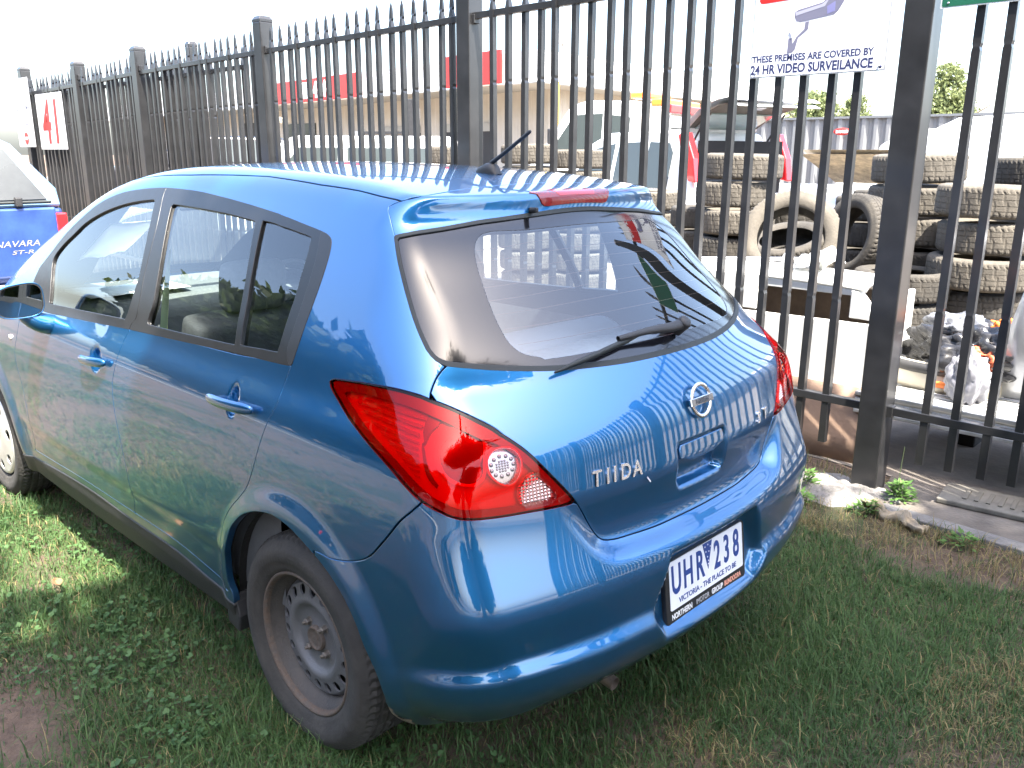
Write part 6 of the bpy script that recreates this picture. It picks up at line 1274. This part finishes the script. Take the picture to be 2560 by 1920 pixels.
# stray little plants
def small_plant(name, label, x, y, n, h, seed, stem=0):
    e = empty(name, label, "plant", (x, y, 0)); rs = np.random.RandomState(seed); V = []; C = []
    for i in range(n):
        az = rs.uniform(0, 6.28); q = rs.rand(); rr = .012 + .085 * (1 - q * .7) * rs.rand(); c = np.array([rr * math.cos(az), rr * math.sin(az), h * q * .9 + .01]); s = rs.uniform(.010, .022); u = np.array([math.cos(az), math.sin(az), rs.uniform(-.2, .7)]); w = np.array([-math.sin(az), math.cos(az), rs.uniform(-.3, .3)])
        V.append([c - u * s * .5, c + w * s * .45 + u * s * .2, c + u * s * 1.3, c - w * s * .45 + u * s * .2]); g_ = rs.rand(); C.append(np.array([.07, .15, .035]) * (1 - g_) + np.array([.13, .24, .06]) * g_)
    mobj("leaves", np_mesh("leaves", np.array(V), [(0, 1, 2, 3)], np.array(C), GM), None, e)
    sm_ = MB()
    for k in range(6): a = k * 1.05; sm_.tube([(0, 0, 0), (.02 * math.cos(a), .02 * math.sin(a), h * .5), (.05 * math.cos(a), .05 * math.sin(a), h * .85)], .0018, 5)
    if stem: sm_.tube([(0, 0, 0), (.01, 0, stem * .5), (.0, .01, stem)], [.002, .0016, .001], 5)
    sm_.obj("stems", mat("weed_stem", (.10, .14, .05), .7), e)
small_plant("weed_plant", "small green weed growing left of the concrete footing", -.13, -1.99, 150, .08, 3)
small_plant("weed_plant", "tiny green weed in front of the concrete footing", -.20, -1.78, 90, .05, 5)
small_plant("weed_plant", "leafy green weed with a tall thin stem right of the broad post", -.545, -2.12, 220, .10, 7, .28)
small_plant("weed_plant", "grassy green tuft between the footing and the bark strip", -.50, -1.86, 110, .06, 9)
small_plant("weed_plant", "small green weed beside the edging kerb at the right", -.93, -1.80, 90, .06, 11)

# ================================================================== trees
def crown_mesh(name, n, blobs, leaf, seed, cols):
    rs = np.random.RandomState(seed); V = np.empty((n, 4, 3)); C = np.empty((n, 3)); wts = np.array([b[3] ** 2 for b in blobs]); wts /= wts.sum(); pick = rs.choice(len(blobs), n, p=wts)
    cl = rs.randn(260, 3); cl /= np.linalg.norm(cl, axis=1, keepdims=True); cl *= (.35 + .65 * rs.rand(260, 1) ** .5); cj = rs.randint(0, 260, n)
    B = np.array([b[:4] for b in blobs])[pick]; q = cl[(cj + pick * 37) % 260] + rs.randn(n, 3) * .13; c = B[:, :3] + q * B[:, 3:4] * np.array([1, 1, .78])
    u = rs.randn(n, 3); u /= np.linalg.norm(u, axis=1, keepdims=True); w = np.cross(u, rs.randn(n, 3)); w /= np.linalg.norm(w, axis=1, keepdims=True); s = leaf * rs.uniform(.6, 1.3, (n, 1))
    V[:, 0] = c - u * s; V[:, 1] = c + w * s * .5; V[:, 2] = c + u * s; V[:, 3] = c - w * s * .5
    k = rs.rand(n, 1) * .7 + .3 * rs.rand(260, 1)[cj]; C = np.array(cols[0]) * (1 - k) + np.array(cols[1]) * k
    return np_mesh(name, V, [(0, 1, 2, 3)], C, LM)
LM = foliage_mat("tree_leaf", .55, .3); BARK = mat("tree_bark", (.11, .085, .065), .95, noise=(8, .35), bump=(25, .8))
def trunk_mesh(name, h, r, limbs, seed):
    rs = random.Random(seed); mb = MB(); mb.tube([(0, 0, -.2), (.05, .03, h * .3), (-.04, .06, h * .6), (.03, 0, h)], [r * 1.25, r, r * .85, r * .55], 12)
    for k in range(limbs):
        a = 2 * math.pi * k / limbs + rs.uniform(-.4, .4); z = h * rs.uniform(.55, .98); L = h * rs.uniform(.45, .75); mb.tube([(0, 0, z), (L * .4 * math.cos(a), L * .4 * math.sin(a), z + L * .35), (L * math.cos(a), L * math.sin(a), z + L * .75)], [r * .5, r * .32, r * .1], 8)
    me = mb.mesh(name); me.materials.append(BARK); return me
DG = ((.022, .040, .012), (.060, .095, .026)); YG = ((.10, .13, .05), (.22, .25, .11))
def tree(label, loc, cm, tm, sc=1., rz=0., group=None, sz=None):
    e = empty("tree", label, "tree", loc, rz, group); e.scale = (sc, sc, sz or sc); mobj("crown", cm, None, e); mobj("trunk", tm, None, e); return e
# big tree whose shade covers the grass and the back of the hatchback
bl_ = [(x, y, z + 2.6, r) for x, y, z, r in ((0, 0, 7.0, 3.0), (2.4, .6, 6.6, 2.3), (-2.2, 1.0, 6.8, 2.5), (.8, -2.5, 6.4, 2.3), (-1.2, -2.3, 6.9, 2.2), (1.2, 2.6, 6.7, 2.3), (-1.3, 2.7, 6.5, 2.2), (.2, .4, 8.6, 2.3), (3.0, -1.6, 6.5, 1.7), (2.9, 2.2, 6.3, 1.6), (3.6, .3, 6.4, 1.4))]
tree("broad shade tree standing behind the viewer, over the back of the blue car", (-7.75, 3.1, 0), crown_mesh("crown", 30000, bl_, .22, 5, DG), trunk_mesh("trunk", 7.6, .32, 9, 3))
cmA = crown_mesh("crown", 9000, [(0, 0, 4.6, 2.4), (1.9, .3, 4.0, 1.7), (-1.8, .4, 4.2, 1.8), (.3, 1.6, 3.9, 1.6), (.2, -1.6, 4.1, 1.7), (0, 0, 6.2, 1.6), (.8, .2, 2.7, 1.6), (-1.0, 0, 2.6, 1.5)], .30, 8, DG); cmB = crown_mesh("crown", 9000, [(0, 0, 3.6, 2.2), (1.6, 0, 3.2, 1.7), (-1.6, .3, 3.0, 1.7), (.5, .8, 4.8, 1.6), (-.6, 0, 5.2, 1.3), (0, 0, 1.9, 1.7)], .30, 9, ((.028, .05, .014), (.075, .11, .03)))
tmA = trunk_mesh("trunk", 3.4, .18, 6, 4)
gr_ = "trees in the row across the road"; rt = random.Random(12)
for k in range(17): tree("dark green tree in the row across the road mirrored in the car's left side", (-16 + 3.5 * k + rt.uniform(-.6, .6), 21.5 + rt.uniform(-.8, 1.5), 0), cmA if k % 3 else cmB, tmA, rt.uniform(1.65, 2.0), rt.uniform(0, 6), gr_)
for k in range(11): tree("dense low tree in the back row across the road mirrored in the car's left side", (-18 + 6 * k + rt.uniform(-.8, .8), 27 + rt.uniform(-1, 1.5), 0), cmB, tmA, rt.uniform(2.0, 2.4), rt.uniform(0, 6), "trees in the back row across the road")
for k, (x, y, s) in enumerate(((-34, 6, 1.2), (-30, 16, 1.3))): tree("dark green tree far behind the viewer mirrored in the car's rear corner", (x, y, 0), cmA if k % 2 else cmB, tmA, s, k, "trees far behind the viewer")
tree("bushy dark tree on the verge behind the viewer mirrored in the bumper", (-14, 3.0, 0), cmA, tmA, 1.0, 2.2)
# trees beyond the yard, leaf colours paled to stand for the glare
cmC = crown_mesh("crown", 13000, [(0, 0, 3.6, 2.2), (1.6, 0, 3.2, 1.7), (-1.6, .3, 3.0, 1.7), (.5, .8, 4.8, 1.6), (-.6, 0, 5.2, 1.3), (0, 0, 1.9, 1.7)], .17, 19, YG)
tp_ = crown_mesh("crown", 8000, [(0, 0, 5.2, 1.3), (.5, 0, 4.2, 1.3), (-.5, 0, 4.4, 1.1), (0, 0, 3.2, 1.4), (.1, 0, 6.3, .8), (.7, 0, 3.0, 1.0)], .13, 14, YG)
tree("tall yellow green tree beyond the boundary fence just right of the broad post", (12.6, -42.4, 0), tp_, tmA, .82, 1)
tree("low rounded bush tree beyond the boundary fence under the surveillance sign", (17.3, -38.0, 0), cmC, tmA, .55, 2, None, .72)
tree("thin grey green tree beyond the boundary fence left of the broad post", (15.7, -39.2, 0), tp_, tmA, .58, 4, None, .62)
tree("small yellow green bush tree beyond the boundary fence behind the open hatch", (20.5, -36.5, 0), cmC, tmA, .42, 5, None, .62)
# cars standing along the road, mirrored in the windows
vehicle("parked_car", "white parked car on the road mirrored in the rear side window", (-2.5, 9.6, 0), 0, 4.2, 1.7, [(-.45, .35), (-.5, .98), (.6, 1.05), (3.6, .95), (3.7, .4)], [(-.3, .95), (.1, 1.45), (.6, 1.52), (1.9, 1.5), (2.3, 1.4), (3.0, .95)], WPNT, [[(.1, 1.05), (.4, 1.4), (1.0, 1.42), (1.0, 1.05)], [(1.1, 1.05), (1.1, 1.42), (1.7, 1.4), (2.4, 1.05)]], .98, .3, .31, (.4, 2.95), (((-.46, .66, .85), (.08, .25, .18), RLMP),))
vehicle("parked_car", "dark parked car on the road mirrored in the front door", (6.5, 9.7, 0), 0, 4.2, 1.7, [(-.45, .35), (-.5, .98), (.6, 1.05), (3.6, .95), (3.7, .4)], [(-.3, .95), (.1, 1.45), (.6, 1.52), (1.9, 1.5), (2.3, 1.4), (3.0, .95)], DRKP, [[(.1, 1.05), (.4, 1.4), (1.0, 1.42), (1.0, 1.05)], [(1.1, 1.05), (1.1, 1.42), (1.7, 1.4), (2.4, 1.05)]], .98, .3, .31, (.4, 2.95), (((-.46, .66, .85), (.08, .25, .18), RLMP),))
